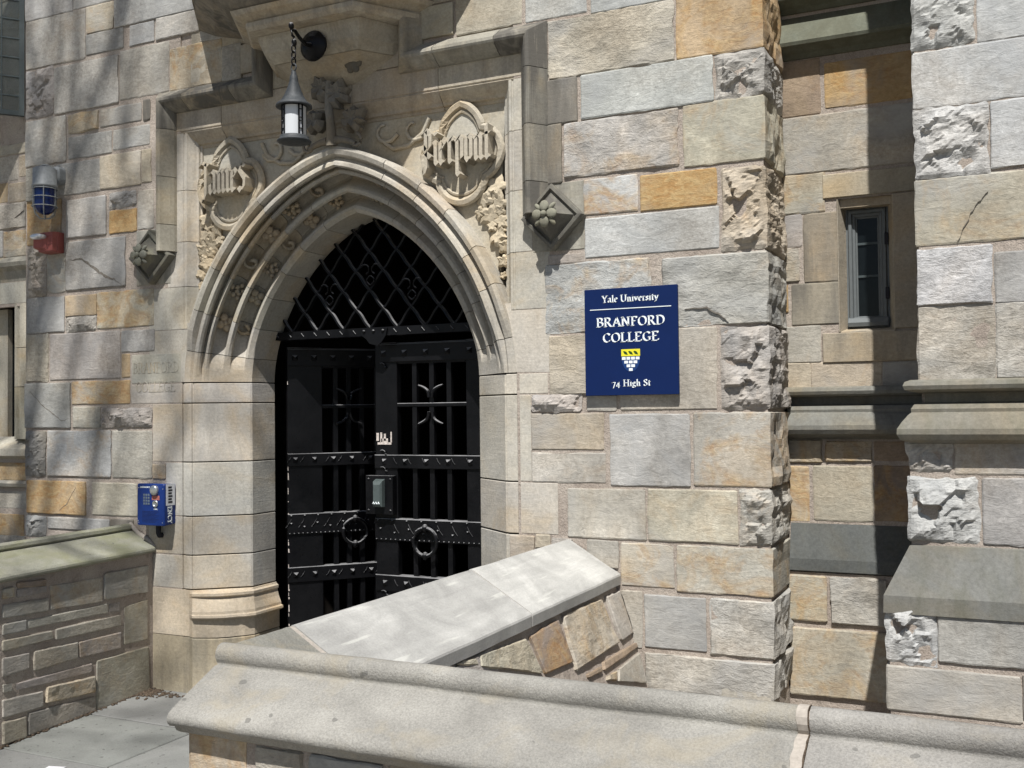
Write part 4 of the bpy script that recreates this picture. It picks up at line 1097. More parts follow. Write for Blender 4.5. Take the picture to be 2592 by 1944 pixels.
# ================================================================== gates
def leaf(name, fn, W, label):
    root = empty(name, parent=bld, label=label)
    def bx(u0, z0, u1, z1, d0, d1, mb=None):
        mb = mb or MB(); c = 0.004
        mb.loft([[fn(*p, d0) for p in ((u0, z0), (u1, z0), (u1, z1), (u0, z1))], [fn(*p, d1 - c) for p in ((u0, z0), (u1, z0), (u1, z1), (u0, z1))],
                 [fn(*p, d1) for p in ((u0 + c, z0 + c), (u1 - c, z0 + c), (u1 - c, z1 - c), (u0 + c, z1 - c))]])
        return mb
    put('stile', bx(0, 0.03, 0.16, 2.195, -0.05, 0.0), 'black_iron', root)
    put('stile', bx(W - 0.235, 0.03, W, 2.195, -0.05, 0.0), 'black_iron', root)
    for z0, z1 in ((2.055, 2.195), (1.405, 1.49), (0.945, 1.092), (0.63, 0.738), (0.05, 0.22)):
        put('rail', bx(0.161, z0 + 0.003, W - 0.236, z1 - 0.003, -0.046, -0.004), 'black_iron', root)
    for z0, z1 in ((1.402, 1.488), (0.95, 1.088), (0.633, 0.735), (2.07, 2.185)):
        put('strap', bx(0.03 if z0 > 2 else -0.004, z0, W + 0.002, z1, -0.003, 0.011), 'black_iron', root)
    us = [0.16 + (W - 0.395) * k / 4 for k in (1, 2, 3)]
    for u in us:
        mb = MB(); mb.loft([[fn(u + a, z, d - 0.025) for a, d in ((-0.016, 0.016), (0.016, 0.016), (0.016, -0.016), (-0.016, -0.016))] for z in (0.2, 2.07)])
        put('bar', mb, 'black_iron', root)
    put('cross_bar', bx(0.15, 1.787, W - 0.23, 1.812, -0.030, -0.004), 'black_iron', root)
    for sz in (-1, 1):
        sc = MB()
        for sx in (-1, 1):
            pts = [fn(us[1] + sx * (0.012 + 0.075 * k / 6 * (k / 6)), 1.80 + sz * (0.045 + 0.075 * (k / 6) ** 0.6), 0.004) for k in range(7)]
            sc.tube(pts, [0.012, 0.012, 0.012, 0.011, 0.010, 0.009, 0.006], 6)
        put('scroll', sc, 'black_iron', root)
    st = MB()
    def stud(u, z, r, d=0.011):
        st.loft([[fn(u + a * r, z + b * r, d) for a, b in ((-1, -1), (1, -1), (1, 1), (-1, 1))], [fn(u + a * r * 0.15, z + b * r * 0.15, d + r * 0.9) for a, b in ((-1, -1), (1, -1), (1, 1), (-1, 1))]])
    for z, r in ((1.445, 0.017), (0.684, 0.017), (2.125, 0.019)):
        for k in range(6): stud(0.07 + (W - 0.12) * k / 5, z, r)
    for k in range(9):
        stud(0.02 + (W - 0.04) * k / 8, 1.074, 0.007); stud(0.04 + (W - 0.06) * k / 8, 1.01 + 0.012 * (-1) ** k, 0.008)
    for k in range(26): stud(0.01 + (W - 0.02) * k / 25, 0.957, 0.005)
    for k in range(8):                          # slanting chased lines
        for z, hh in ((1.445, 0.024), (1.02, 0.036), (0.684, 0.024)):
            u = 0.12 + (W - 0.16) * k / 7
            p0, p1 = (u + 0.018, z + hh), (u + 0.018 + hh, z - hh * 0.6)
            st.tube([fn(p0[0], p0[1], 0.012), fn((p0[0] + p1[0]) / 2, (p0[1] + p1[1]) / 2 - 0.003, 0.015), fn(p1[0], p1[1], 0.012)], 0.0035, 5)
    put('studs', st, 'black_iron', root, kind='stuff')
    rg = MB(); uc, zc = us[1] - 0.03, 0.955
    pts = [fn(uc + 0.083 * math.cos(2 * math.pi * k / 24), zc + 0.085 * math.sin(2 * math.pi * k / 24), 0.035) for k in range(24)]
    rg.tube(pts, [0.0125] * 24, 8, True, True)
    for zz in (zc + 0.085, zc - 0.085):
        stt = len(rg.v); rg.ball((0, 0, 0), 0.02, 1, 1, 1.3, 8, 5); P = Vector(fn(uc, zz, 0.035)); rg.xf(lambda p: p + P, stt)
    put('ring_pull', rg, 'black_iron', root)
    # curled ends of the strap-work
    cu = MB()
    for z in (0.62, 1.395, 1.50, 2.05):
        pts = [fn(0.055 + 0.02 * math.cos(2.2 - 0.6 * k) + 0.012 * max(0, k - 4), z + 0.016 * math.sin(2.2 - 0.6 * k), 0.008) for k in range(9)]
        cu.tube(pts, 0.005, 6)
    put('curled_strap', cu, 'black_iron', root)
    return root
LW_ = 0.885
rl = leaf('gate_leaf', lambda u, z, d: Vector((-3.548 + u, 0.505 - d, z)), LW_, 'closed right leaf of the black iron gate')
AL = R(47)
hx, hy = -4.245, 0.515
ll = leaf('gate_leaf', lambda u, z, d: Vector((hx + (LW_ - 0.13 - u) * math.cos(AL) + d * math.sin(AL), hy + (LW_ - 0.13 - u) * math.sin(AL) - d * math.cos(AL), z)), LW_ - 0.13, 'left leaf of the black iron gate, standing open inwards')
we = MB(); r5 = random.Random(9)
zz = 0.06
while zz < 1.95:
    hh_ = r5.uniform(0.004, 0.05)
    if r5.random() < (0.75 if zz < 1.4 else 0.25):
        a0 = Vector((hx + 0.006 * math.sin(AL), hy - 0.006 * math.cos(AL), zz)); ww = r5.uniform(0.003, 0.009)
        dv = Vector((math.cos(AL), math.sin(AL), 0)) * ww; ov = Vector((math.sin(AL), -math.cos(AL), 0)) * 0.0015
        we.loft([[a0, a0 + dv, a0 + ov + dv, a0 + ov], [a0 + Vector((0, 0, hh_)), a0 + dv * 0.7 + Vector((0, 0, hh_)), a0 + ov + dv * 0.7 + Vector((0, 0, hh_)), a0 + ov + Vector((0, 0, hh_))]])
    zz += hh_ + r5.uniform(0.0, 0.02)
put('chipped_paint', we, 'torn_paper', ll, kind='stuff')
lk = MB(); lk.box(-3.59, 0.452, 1.118, -3.392, 0.494, 1.358)
for x in (-3.57, -3.41):
    for z in (1.14, 1.335): lk.ball((x, 0.452, z), 0.009, 1, 0.6, 1, 8, 5)
put('lock_box', lk, 'black_iron', rl)
hd = MB(); hd.loft([[(-3.515, 0.451, z0), (-3.448, 0.451, z0), (-3.448, 0.451, z1), (-3.515, 0.451, z1)] if y > 0.44 else [(-3.515 + i_, y, z0 + i_), (-3.448 - i_, y, z0 + i_), (-3.448 - i_, y, z1 - i_), (-3.515 + i_, y, z1 - i_)] for y, i_, z0, z1 in ((0.451, 0, 1.165, 1.338), (0.418, 0.001, 1.165, 1.325), (0.405, 0.010, 1.17, 1.315))])
put('door_pull', hd, 'closer_grey', rl)
hm = MB()
for k in range(3):
    hm.tube([(-3.508 + 0.018 * k, 0.4035, 1.186), (-3.502 + 0.018 * k, 0.4035, 1.198), (-3.496 + 0.018 * k, 0.4035, 1.186)], 0.003, 5)
put('worn_lettering', hm, 'sign_white', rl)
pp = MB()
for x0, x1, z0, z1 in ((-3.540, -3.522, 1.575, 1.625), (-3.512, -3.497, 1.568, 1.628), (-3.485, -3.470, 1.575, 1.62), (-3.436, -3.426, 1.565, 1.632), (-3.532, -3.43, 1.552, 1.566), (-3.505, -3.455, 1.566, 1.590)):
    pp.box(x0, 0.5025, z0, x1, 0.5035, z1)
put('torn_sticker', pp, 'torn_paper', rl)
# frame and lattice over the gate
tr = empty('transom_grille', parent=bld)
tb = MB(); tb.box(XC - 0.79, 0.412, 2.235, XC + 0.79, 0.47, 2.287); put('transom_bar', tb, 'black_iron', tr)
tb = MB(); tb.loft([[(XC - 0.10, y, 2.28), (XC - 0.10, y, 2.245), (XC - 0.055, y, 2.215), (XC - 0.03, y, 2.185), (XC + 0.03, y, 2.17), (XC + 0.06, y, 2.195), (XC + 0.09, y, 2.235), (XC + 0.10, y, 2.28)] for y in (0.411, 0.40)])
put('boss_plate', tb, 'black_iron', tr)
tb = MB()
for k in range(7): tb.ball((XC - 0.07 + 0.07 * (k % 3), 0.398, 2.262 - 0.028 * (k // 3)), 0.011, 1, 0.8, 1, 8, 5) if k < 3 else None
for k in range(16):
    x = XC - 0.76 + 0.1 * k
    if abs(x - XC) > 0.13: tb.tube([(x, 0.410, 2.273), (x + 0.022, 0.409, 2.250)], 0.004, 5)
put('studs', tb, 'black_iron', tr, kind='stuff')
def inside(x, z):
    lx = abs(x - XC); return math.hypot(lx + Co, z - Zs) < Rr + 0.006
PX, PZ = 0.2005, 0.121
for fam in (-1, 1):
    for k in range(-14, 15):
        x0 = -3.535 + PX * k
        run = []
        for i in range(0, 80):
            z = 2.285 + i * 0.013
            ph = (z - 2.285) / PZ
            x = x0 + fam * (ph * PX / 2 + 0.0025 * math.sin(2 * math.pi * ph))
            if inside(x, z) and abs(x - XC) < 0.86: run.append((x, z))
            elif run: break
        if len(run) < 4: continue
        mb = MB(); y0 = 0.432 + (0.008 if fam > 0 else 0.0)
        rings = []
        for j, (x, z) in enumerate(run):
            xa, za = run[max(0, j - 1)]; xb, zb = run[min(len(run) - 1, j + 1)]
            t = Vector((xb - xa, 0, zb - za)).normalized(); n = Vector((t.z, 0, -t.x))
            wob = 0.0025 * math.sin((z - 2.285) / PZ * math.pi * 2 + (0 if fam > 0 else math.pi))
            c = Vector((x, y0 + wob, z)); rings.append([c + n * a + Vector((0, b, 0)) for a, b in ((-0.0065, -0.014), (0.0065, -0.013), (0.0065, 0.014), (-0.0065, 0.013))])
        mb.loft(rings); put('lattice_bar', mb, 'black_iron', tr)
for cx, cz in ((-3.832, 2.546), (-3.522, 2.655), (-3.22, 2.546)):
    mb = MB()
    for s in (-1, 1):
        pts = [(cx + s * (0.042 + 0.032 * math.cos(a)), 0.420, cz + 0.032 * math.sin(a)) for a in [R(250 - 33 * k) if s > 0 else R(250 - 33 * k) for k in range(8)]]
        mb.tube(pts, 0.006, 6)
        pts = [(cx + s * 0.028 * math.sin(R(22 * k)), 0.420, cz - 0.10 + 0.06 * (k / 8)) for k in range(9)]
        mb.tube(pts, 0.0055, 6)
    put('scroll', mb, 'black_iron', tr)

# ================================================================== recess to the right of the doorway
rec = MB()
Y = 0.49
rec.box(-0.984, Y, -0.1, -0.705, Y + 0.35, 5.7); rec.box(-0.439, Y, -0.1, -0.2, Y + 0.35, 5.7)
rec.box(-0.7045, Y, -0.1, -0.4395, Y + 0.35, 2.14); rec.box(-0.7045, Y, 2.83, -0.4395, Y + 0.35, 5.7)
recess = put('recess_wall', rec, 'mortar', bld)
FR = Frame((0, Y, 0), (1, 0, 0), (0, -1, 0))
for (x0, z0, x1, z1), c, st, ro in table(RECESS_STONES):
    if z1 < 0.95: z1 = min(z1, 0.885)
    x0 = max(x0, -0.975); x1 = min(x1, -0.27)
    low = z1 < 0.9
    stone('stone_block', Frame((0, 0.43, 0), (1, 0, 0), (0, -1, 0)) if low else FR, rect(x0 - .004, z0 - .004, x1 + .004, z1 + .004), recess, (0.30, 0.265, 0.21) if c == 'd' else c, 0.5 if c == 'd' else st, ro, mat='ashlar' if c == 'd' else None)
courses(FR, -0.97, -0.27, 4.1, 5.65, recess)
rb = MB(); rb.box(-0.984, 0.44, -0.1, -0.2, Y - 0.001, 0.905); put('plinth_core', rb, 'mortar', bld)
courses(Frame((0, 0.43, 0), (1, 0, 0), (0, -1, 0)), -0.97, -0.42, 0.0, 0.22, recess)
TOOL = (0.37, 0.325, 0.255)
def wblock(x0, z0, x1, z1, w, tone=TOOL): 
    return fbox('window_stone', 1, x0 - XC, z0, x1 - XC, z1, Y - 0.012, Y + 0.2, tone, w, parent=recess)
wblock(-0.777, 2.838, -0.28, 2.962, 0.15); wblock(-0.437, 2.15, -0.28, 2.832, 0.35); wblock(-0.792, 1.985, -0.30, 2.136, 0.45)
def band(prof, x0, x1, y, name, tone, w, parent, ret=None, mat='ashlar'):
    """moulding run along x; prof = (projection, z)"""
    mb = MB(); rings = [[(x0 - (p if ret == 'l' else 0), y - p, z) for p, z in prof], [(x1, y - p, z) for p, z in prof]]
    if ret == 'l': rings = [[(x0 - p, y + 0.95, z) for p, z in prof]] + rings
    mb.loft(rings); return put(name, mb, mat, parent, tone, w)
STR = [(-0.05, 1.862), (0.05, 1.860), (0.072, 1.852), (0.080, 1.836), (0.074, 1.820), (0.05, 1.812), (0.002, 1.806), (0.0, 1.768), (0.040, 1.760), (0.052, 1.742), (0.050, 1.728), (0.062, 1.718), (0.085, 1.690), (0.103, 1.662), (0.104, 1.640), (0.092, 1.618), (0.055, 1.606), (0.02, 1.600), (0.0, 1.588), (-0.05, 1.588)]
strc = (0.20, 0.20, 0.18)
band(STR, -0.972, -0.2, Y, 'string_course', strc, 0.45, bld)
for k, dz in enumerate((0.0, 0.245)):
    band([(-0.05, 3.82 + dz), (0.0, 3.815 + dz), (0.088, 3.672 + dz), (0.098, 3.655 + dz), (0.092, 3.638 + dz), (0.07, 3.632 + dz), (0.03, 3.61 + dz), (0.012, 3.588 + dz), (-0.05, 3.588 + dz)], -0.972, -0.2, Y, 'weathered_sill', (0.15, 0.155, 0.115), 0.6, bld, mat='ashlar_mossy')
band([(-0.05, 1.158), (0.0, 1.152), (0.062, 0.975), (0.064, 0.915), (0.055, 0.91), (-0.05, 0.91)], -0.972, -0.2, Y, 'plinth_slope', (0.105, 0.11, 0.105), 0.35, bld, mat='ashlar_mossy')
# the slit window
win = empty('window', parent=bld, label='narrow grey framed window in the recess')
wx0, wx1, wz0, wz1 = -0.672, -0.472, 2.168, 2.785
mb = MB()
def ring4(i, y, sill=0.0): return [(wx0 + i, y, wz0 + i + sill), (wx1 - i, y, wz0 + i + sill), (wx1 - i, y, wz1 - i), (wx0 + i, y, wz1 - i)]
mb.loft([ring4(-0.03, Y + 0.12), ring4(-0.03, Y + 0.085), ring4(0.004, Y + 0.085), ring4(0.010, Y + 0.070), ring4(0.024, Y + 0.070), ring4(0.029, Y + 0.084), ring4(0.040, Y + 0.086), ring4(0.044, Y + 0.094), ring4(0.050, Y + 0.096), ring4(0.052, Y + 0.11)], True, False)
put('frame', mb, 'window_frame_paint', win)
mb = MB(); mb.loft([[(x, Y + a, b) for a, b in ((0.11, wz0 + 0.002), (0.05, wz0 + 0.002), (0.045, wz0 + 0.022), (0.055, wz0 + 0.034), (0.065, wz0 + 0.045), (0.11, wz0 + 0.06))] for x in (wx0 + 0.002, wx1 - 0.002)])
put('sill', mb, 'window_frame_paint', win)
for a in (wz0 + 0.265, wz0 + 0.435):
    mb = MB(); mb.box(wx0 + 0.04, Y + 0.096, a - 0.006, wx1 - 0.04, Y + 0.108, a + 0.006); put('glazing_bar', mb, 'casement_metal', win)
mb = MB(); mb.box(wx0 + 0.038, Y + 0.104, wz0 + 0.038, wx1 - 0.038, Y + 0.112, wz1 - 0.038); put('pane', mb, 'window_glass', win)
for z in (wz0 + 0.17, wz0 + 0.45):
    mb = MB(); mb.box(wx1 - 0.014, Y + 0.066, z - 0.03, wx1 + 0.004, Y + 0.078, z + 0.03); put('hinge', mb, 'dark_print', win)
# splayed reveals of the slit window
for s_, xa, xb in ((-1, -0.7045, -0.672), (1, -0.4395, -0.472)):
    mb = MB(); mb.prism([(xa, Y - 0.01), (xb, Y + 0.10), (xb, Y + 0.2), (xa + s_ * 0.004, Y + 0.2), (xa + s_ * 0.004, Y - 0.01)], lambda u, v, d: (u, v, d), 2.142, 2.828)
    put('window_stone', mb, 'ashlar', recess, TOOL, 0.1)
mb = MB(); mb.box(-0.70, Y + 0.02, 2.786, -0.44, Y + 0.2, 2.829); put('window_stone', mb, 'ashlar', recess, TOOL, 0.25)
mb = MB(); mb.loft([[(x, Y - 0.01, 2.141), (x, Y + 0.1, 2.166), (x, Y + 0.2, 2.166), (x, Y + 0.2, 2.10), (x, Y - 0.01, 2.10)] for x in (-0.70, -0.44)]); put('window_stone', mb, 'ashlar', recess, TOOL, 0.3)

# ================================================================== buttress
bt = MB()
bt.box(-0.262, -0.488, 1.6, 1.4, 0.7, 5.7); bt.box(-0.312, -0.518, 1.16, 1.4, 0.7, 1.5995); bt.box(-0.398, -0.608, -0.1, 1.4, 0.7, 0.93); bt.box(-0.312, -0.518, 0.9305, 1.4, 0.7, 1.1595)
butt = put('buttress', bt, 'mortar', bld)
for tab, y, xl in ((BUTTRESS_UPPER, -0.488, -0.27), (BUTTRESS_MIDDLE, -0.518, -0.322), (BUTTRESS_LOWER, -0.608, -0.408)):
    F_ = Frame((0, y, 0), (1, 0, 0), (0, -1, 0))
    for (x0, z0, x1, z1), c, st, ro in table(tab):
        if x0 < xl + 0.07: x0 = xl
        if c == 'lb' and ro < 2: c = 'xb'
        stone('stone_block', F_, rect(x0 - .004, z0 - .004, x1 + .004, z1 + .004), butt, c, st, ro, back=0.09)
FBf = Frame((0, -0.488, 0), (1, 0, 0), (0, -1, 0))
courses(FBf, -0.27, 1.35, 3.80, 5.65, butt); courses(FBf, 0.22, 1.35, 1.87, 3.75, butt)
courses(Frame((0, -0.518, 0), (1, 0, 0), (0, -1, 0)), 0.27, 1.35, 1.18, 1.57, butt); courses(Frame((0, -0.608, 0), (1, 0, 0), (0, -1, 0)), 0.31, 1.35, 0.0, 0.9, butt)
courses(Frame((0, -0.608, 0), (1, 0, 0), (0, -1, 0)), -0.4, 0.3, 0.0, 0.36, butt)
courses(Frame((-0.262, 0, 0), (0, -1, 0), (-1, 0, 0)), -0.47, 0.40, 1.9, 5.6, butt)
courses(Frame((-0.398, 0, 0), (0, -1, 0), (-1, 0, 0)), -0.40, 0.5, 0.0, 0.88, butt)
band(STR, -0.25, 1.4, -0.50, 'string_course', (0.20, 0.198, 0.178), 0.5, bld, 'l', 'ashlar_mossy')
band([(-0.10, 1.19), (-0.085, 1.185), (0.010, 0.995), (0.012, 0.925), (-0.10, 0.925)], -0.405, 1.4, -0.615, 'plinth_slope', (0.165, 0.165, 0.152), 0.4, bld, 'l', 'ashlar_mossy')

# ================================================================== wing at the far left, behind the corner
wg = MB(); YW = 0.45
wg.box(-7.6, YW, 2.60, -6.0, 0.8, 5.7); wg.box(-7.6, YW, -0.1, -6.0, 0.8, 1.50); wg.box(-6.63, YW, 1.5, -6.0, 0.8, 2.6)
wg.box(-9.5, YW, -0.1, -7.601, 0.8, 5.7)
wing = put('wing_wall', wg, 'mortar', bld)
FWg = Frame((0, YW, 0), (1, 0, 0), (0, -1, 0))
for (x0, z0, x1, z1), c, st, ro in table(WING_STONES): stone('stone_block', FWg, rect(x0, z0, x1, z1), wing, c, st, ro)
courses(FWg, -7.5, -6.96, 2.98, 3.9, wing); courses(FWg, -7.5, -6.1, 4.75, 5.6, wing); courses(FWg, -7.5, -6.62, 0.0, 0.86, wing)
courses(FWg, -6.6, -6.15, 1.55, 2.55, wing); courses(FWg, -9.45, -7.61, 0.0, 5.6, wing, hmin=0.25, hmax=0.4)
band([(-0.05, 3.0), (0.0, 2.985), (0.05, 2.95), (0.07, 2.93), (0.06, 2.90), (0.02, 2.87), (0.0, 2.79), (-0.05, 2.79)], -7.6, -6.1, YW, 'window_hood', (0.34, 0.32, 0.265), 0.45, bld)
band([(-0.2, 1.60), (-0.12, 1.60), (0.055, 1.51), (0.06, 1.46), (0.0, 1.43), (-0.2, 1.43)], -7.6, -6.1, YW, 'window_sill', (0.41, 0.385, 0.32), 0.3, bld)
band([(-0.05, 1.275), (0.03, 1.27), (0.045, 1.25), (0.035, 1.225), (0.0, 1.215), (-0.05, 1.215)], -7.6, -6.1, YW, 'string_course', (0.38, 0.36, 0.31), 0.3, bld)
# moulded jamb of the wing's window
jm = MB()
PJ = [(-6.62, YW - 0.006), (-6.70, YW - 0.006), (-6.705, YW + 0.01), (-6.725, YW + 0.015), (-6.74, YW - 0.002), (-6.76, YW - 0.002), (-6.775, YW + 0.03), (-6.80, YW + 0.05), (-6.815, YW + 0.045), (-6.83, YW + 0.055), (-6.85, YW + 0.10), (-6.89, YW + 0.12), (-6.90, YW + 0.2), (-6.62, YW + 0.2)]
for a, b in ((1.585, 1.98), (1.985, 2.28), (2.285, 2.62)):
    jm = MB(); jm.loft([[(x, y, z) for x, y in PJ] for z in (a, b)]); put('window_jamb_stone', jm, 'ashlar', wing, jit((0.43, 0.395, 0.31)), 0.3)
hd = MB(); hd.loft([[(x, YW - 0.002, 2.625), (x, YW - 0.002, 2.785), (x, YW + 0.2, 2.785), (x, YW + 0.2, 2.60), (x, YW + 0.05, 2.60)] for x in (-7.6, -6.625)]); put('window_head_stone', hd, 'ashlar', wing, (0.42, 0.40, 0.34), 0.2)
wn = empty('window', parent=bld, label='stone framed window at the left edge')
mb = MB(); mb.box(-7.6, YW + 0.17, 1.55, -6.86, YW + 0.18, 2.66); put('pane', mb, 'window_glass', wn)
for x in (-7.09, -7.42):
    mb = MB(); mb.box(x - 0.095, YW + 0.125, 1.55, x + 0.095, YW + 0.168, 2.66); put('mullion', mb, 'ashlar', wn, (0.42, 0.39, 0.32), 0.2)
# the open leaded casement above it
cs = empty('casement', parent=bld, label='leaded metal casement standing open at the upper left')
Hx, Hy = -6.60, 0.40
ang = R(52)
def cf(u, z, d): return Vector((Hx - u * math.cos(ang) + d * math.sin(ang), Hy - u * math.sin(ang) - d * math.cos(ang), z))
cz0, cz1, cw = 4.03, 5.35, 0.62
def cbar(u0, z0, u1, z1, t, name, dd=0.012, mat='casement_metal'):
    mb = MB(); mb.loft([[cf(u0, z0, d), cf(u1, z0, d), cf(u1, z1, d), cf(u0, z1, d)] for d in (-dd, dd)]); put(name, mb, mat, cs)
cbar(0, cz0, 0.035, cz1, 0, 'frame', 0.02); cbar(cw - 0.035, cz0, cw, cz1, 0, 'frame', 0.02); cbar(0.036, cz0, cw - 0.036, cz0 + 0.035, 0, 'frame', 0.019); cbar(0.036, cz1 - 0.035, cw - 0.036, cz1, 0, 'frame', 0.019)
for k in range(1, 4): cbar(cw * k / 4 - 0.005, cz0 + 0.03, cw * k / 4 + 0.005, cz1 - 0.03, 0, 'lead_bar', 0.006)
for k in range(1, 9): cbar(0.03, cz0 + 0.146 * k, cw - 0.03, cz0 + 0.146 * k + 0.010, 0, 'lead_bar', 0.0065)
cbar(0.034, cz0 + 0.034, cw - 0.034, cz1 - 0.034, 0, 'pane', 0.0015, 'pane_glass')

# ---- cracks
crack([(-5.651, 2.813), (-5.538, 2.808), (-5.409, 2.724), (-5.325, 2.675), (-5.249, 2.657), (-5.175, 2.612)], facade, FM, 0.0176, 0.012)
crack([(-6.044, 1.934), (-5.926, 1.835), (-5.818, 1.770), (-5.730, 1.722), (-5.664, 1.737)], facade, FM, 0.005, 0.012)
crack([(-5.756, 1.114), (-5.677, 1.166), (-5.599, 1.274)], facade, FM, 0.003, 0.012)
crack([(-1.383, 2.253), (-1.273, 2.251), (-1.204, 2.209), (-1.166, 2.177)], facade, FM, 0.006, 0.012)
crack([(-0.116, 2.415), (-0.074, 2.505), (-0.044, 2.558), (0.002, 2.610)], butt, FBf, 0.003, 0.012)
crack([(-6.865, 3.281), (-6.813, 3.298), (-6.752, 3.278), (-6.650, 3.326)], wing, FWg, 0.005, 0.012)

# ================================================================== garden wall on the left of the path
gw = empty('garden_wall', label='low random stone wall left of the path with mossy sloping coping', cat='wall')
GU, GN = Vector((0.096, -1, 0)).normalized(), Vector((1, 0.096, 0)).normalized()
GO = Vector((-4.937, 0, 0))
FG_ = Frame(GO, GU, GN)
def gp(u, n, z): p = GO + GU * u + GN * n; return (p.x, p.y, z)
core = MB(); core.loft([[gp(u, n, z) for n, z in ((0.014, -0.1), (0.014, 0.90), (-0.30, 0.90), (-0.30, -0.1))] for u in (-0.02, 3.4)])
gcore = put('wall_core', core, 'mortar', gw)
KS = 1.0046
for l in GARDEN_STONES.strip().splitlines():
    p = l.split(); q = [float(k) for k in p[:8]]
    c4 = [(q[2 * i] * KS, max(0.0, q[2 * i + 1])) for i in range(4)]     # tl tr br bl as seen, u grows towards the viewer
    c4 = [(max(0.006, u), z) for u, z in c4]
    tl, tr_, br, bl = c4
    stone('stone_block', FG_, (br, bl, tl, tr_), gcore, {'g': 'bg', 'ol': 'ol', 'p': 'p'}.get(p[8], p[8]), float(p[9]) + 0.05, 1 if p[8] in ('b', 'br') else 0, rnd.uniform(0.018, 0.027))
courses(FG_, 1.34, 3.36, 0.0, 0.86, gcore, hmin=0.07, hmax=0.17, cols='g ol p bg'.split())
CP = [(-0.30, 0.86), (-0.30, 1.0), (-0.215, 1.018), (-0.205, 1.036), (-0.185, 1.050), (-0.163, 1.052), (-0.145, 1.040), (-0.140, 1.022), (-0.150, 1.008), (-0.135, 1.003), (0.030, 0.912), (0.042, 0.900), (0.044, 0.888), (0.036, 0.876), (0.012, 0.868), (0.0, 0.845), (-0.01, 0.845)]
for a, b in ((0.012, 1.28), (1.284, 2.5), (2.504, 3.4)):
    mb = MB(); n = 14
    mb.loft([[gp(a + (b - a) * i / n, nn, z + 0.002 * noise.noise(Vector((i * 0.7 + a, nn * 9, 3)))) for nn, z in CP] for i in range(n + 1)])
    put('coping_stone', mb, 'granite_mossy', gw, jit((0.33, 0.325, 0.265), 0.04))
mb = MB(); mb.tube([gp(0.0, -0.17, 1.05), gp(0.004, -0.1, 0.99), gp(0.005, -0.02, 0.95), gp(0.004, 0.03, 0.905)], [0.014, 0.016, 0.018, 0.012], 7); put('mortar_fillet', mb, 'joint_mortar', gw)

# ================================================================== parapet on the right of the path, and the front wall
pw = empty('parapet_wall', label='L-shaped stone parapet with sloping pale coping in front of the doorway', cat='wall')
pc = MB(); pc.loft([[(-2.035, y, -0.1), (-1.777 + 0.34 * 0.96, y, -0.1), (-1.777, y, 0.86), (-1.79, y, 0.90), (-2.035, y, 0.90)] for y in (-2.80, -0.001)]); pc.box(-1.78, -2.799, -0.1, 1.6, -2.635, 0.90)
pcore = put('wall_core', pc, 'mortar', pw)
FP = Frame((-1.782, 0, 0), (0, -1, 0), (1, 0, 0))
FP.O = Vector((-1.77 + 0.34 * 0.86, 0, 0)); FP.V = Vector((-0.34, 0, 1)); FP.N = Vector((1, 0, 0.34)).normalized()   # battered face
for l in PARAPET_STONES.strip().splitlines():
    p = l.split(); q = [float(k) for k in p[:8]]
    c4 = [(max(0.004, q[2 * i]), q[2 * i + 1]) for i in range(4)]
    tl, tr_, br, bl = c4
    stone('stone_block', FP, (br, bl, tl, tr_), pcore, p[8], float(p[9]), 1 if p[8] in ('ol', 'b') else 0, 0.009)
courses(FP, 1.45, 2.62, 0.35, 0.85, pcore); courses(FP, 0.02, 2.62, 0.0, 0.33, pcore)
courses(Frame((-2.035, 0, 0), (0, 1, 0), (-1, 0, 0)), -2.78, -0.02, 0.0, 0.9, pcore)
FF = Frame((0, -2.80, 0), (1, 0, 0), (0, -1, 0))
fx = [(-2.03, -1.832, 0.66, 0.878, 'b', .8, 0), (-1.805, -1.648, 0.72, 0.87, 'bg', .1, 1), (-1.625, -1.40, 0.64, 0.87, 'g', 0, 0), (-1.385, -1.1, 0.66, 0.87, 'b', .3, 0), (-1.085, -0.8, 0.62, 0.87, 'lg', 0, 0)]
for x0, x1, z0, z1, c, st, ro in fx: stone('stone_block', FF, rect(x0, z0, x1, z1), pcore, c, st, ro)
courses(FF, -2.03, 1.55, 0.0, 0.60, pcore); courses(FF, -0.78, 1.55, 0.62, 0.87, pcore)
# pale sloping slabs along the path side
SP = [(-2.052, 0.86), (-2.052, 1.062), (-2.040, 1.076), (-2.026, 1.077), (-1.757, 0.918), (-1.748, 0.911), (-1.745, 0.903), (-1.748, 0.858), (-1.80, 0.853)]
for a, b, col in ((-0.004, -1.108, (0.475, 0.47, 0.445)), (-1.116, -2.335, (0.405, 0.40, 0.38)), (-2.36, -2.625, (0.22, 0.215, 0.19))):
    mb = MB(); n = 10
    mb.loft([[(x + 0.0015 * noise.noise(Vector((i * 0.9 + a * 5, z * 20, 1))), a + (b - a) * i / n, z + 0.0025 * noise.noise(Vector((i * 0.6 + a * 3, x * 14, 7)))) for x, z in SP] for i in range(n + 1)])
    put('coping_stone', mb, 'slab' if a > -2 else 'granite', pw, col)
for y in (-1.112, -2.348):
    mb = MB(); k = 0.0035 if y > -2 else 0.0115
    mb.loft([[(x - 0.003 + (0.001 if x < -2.0 else 0), yy, z - 0.002) for x, z in SP] for yy in (y - k, y + k)]); put('coping_joint', mb, 'joint_mortar' if y < -2 else 'mortar', pw)
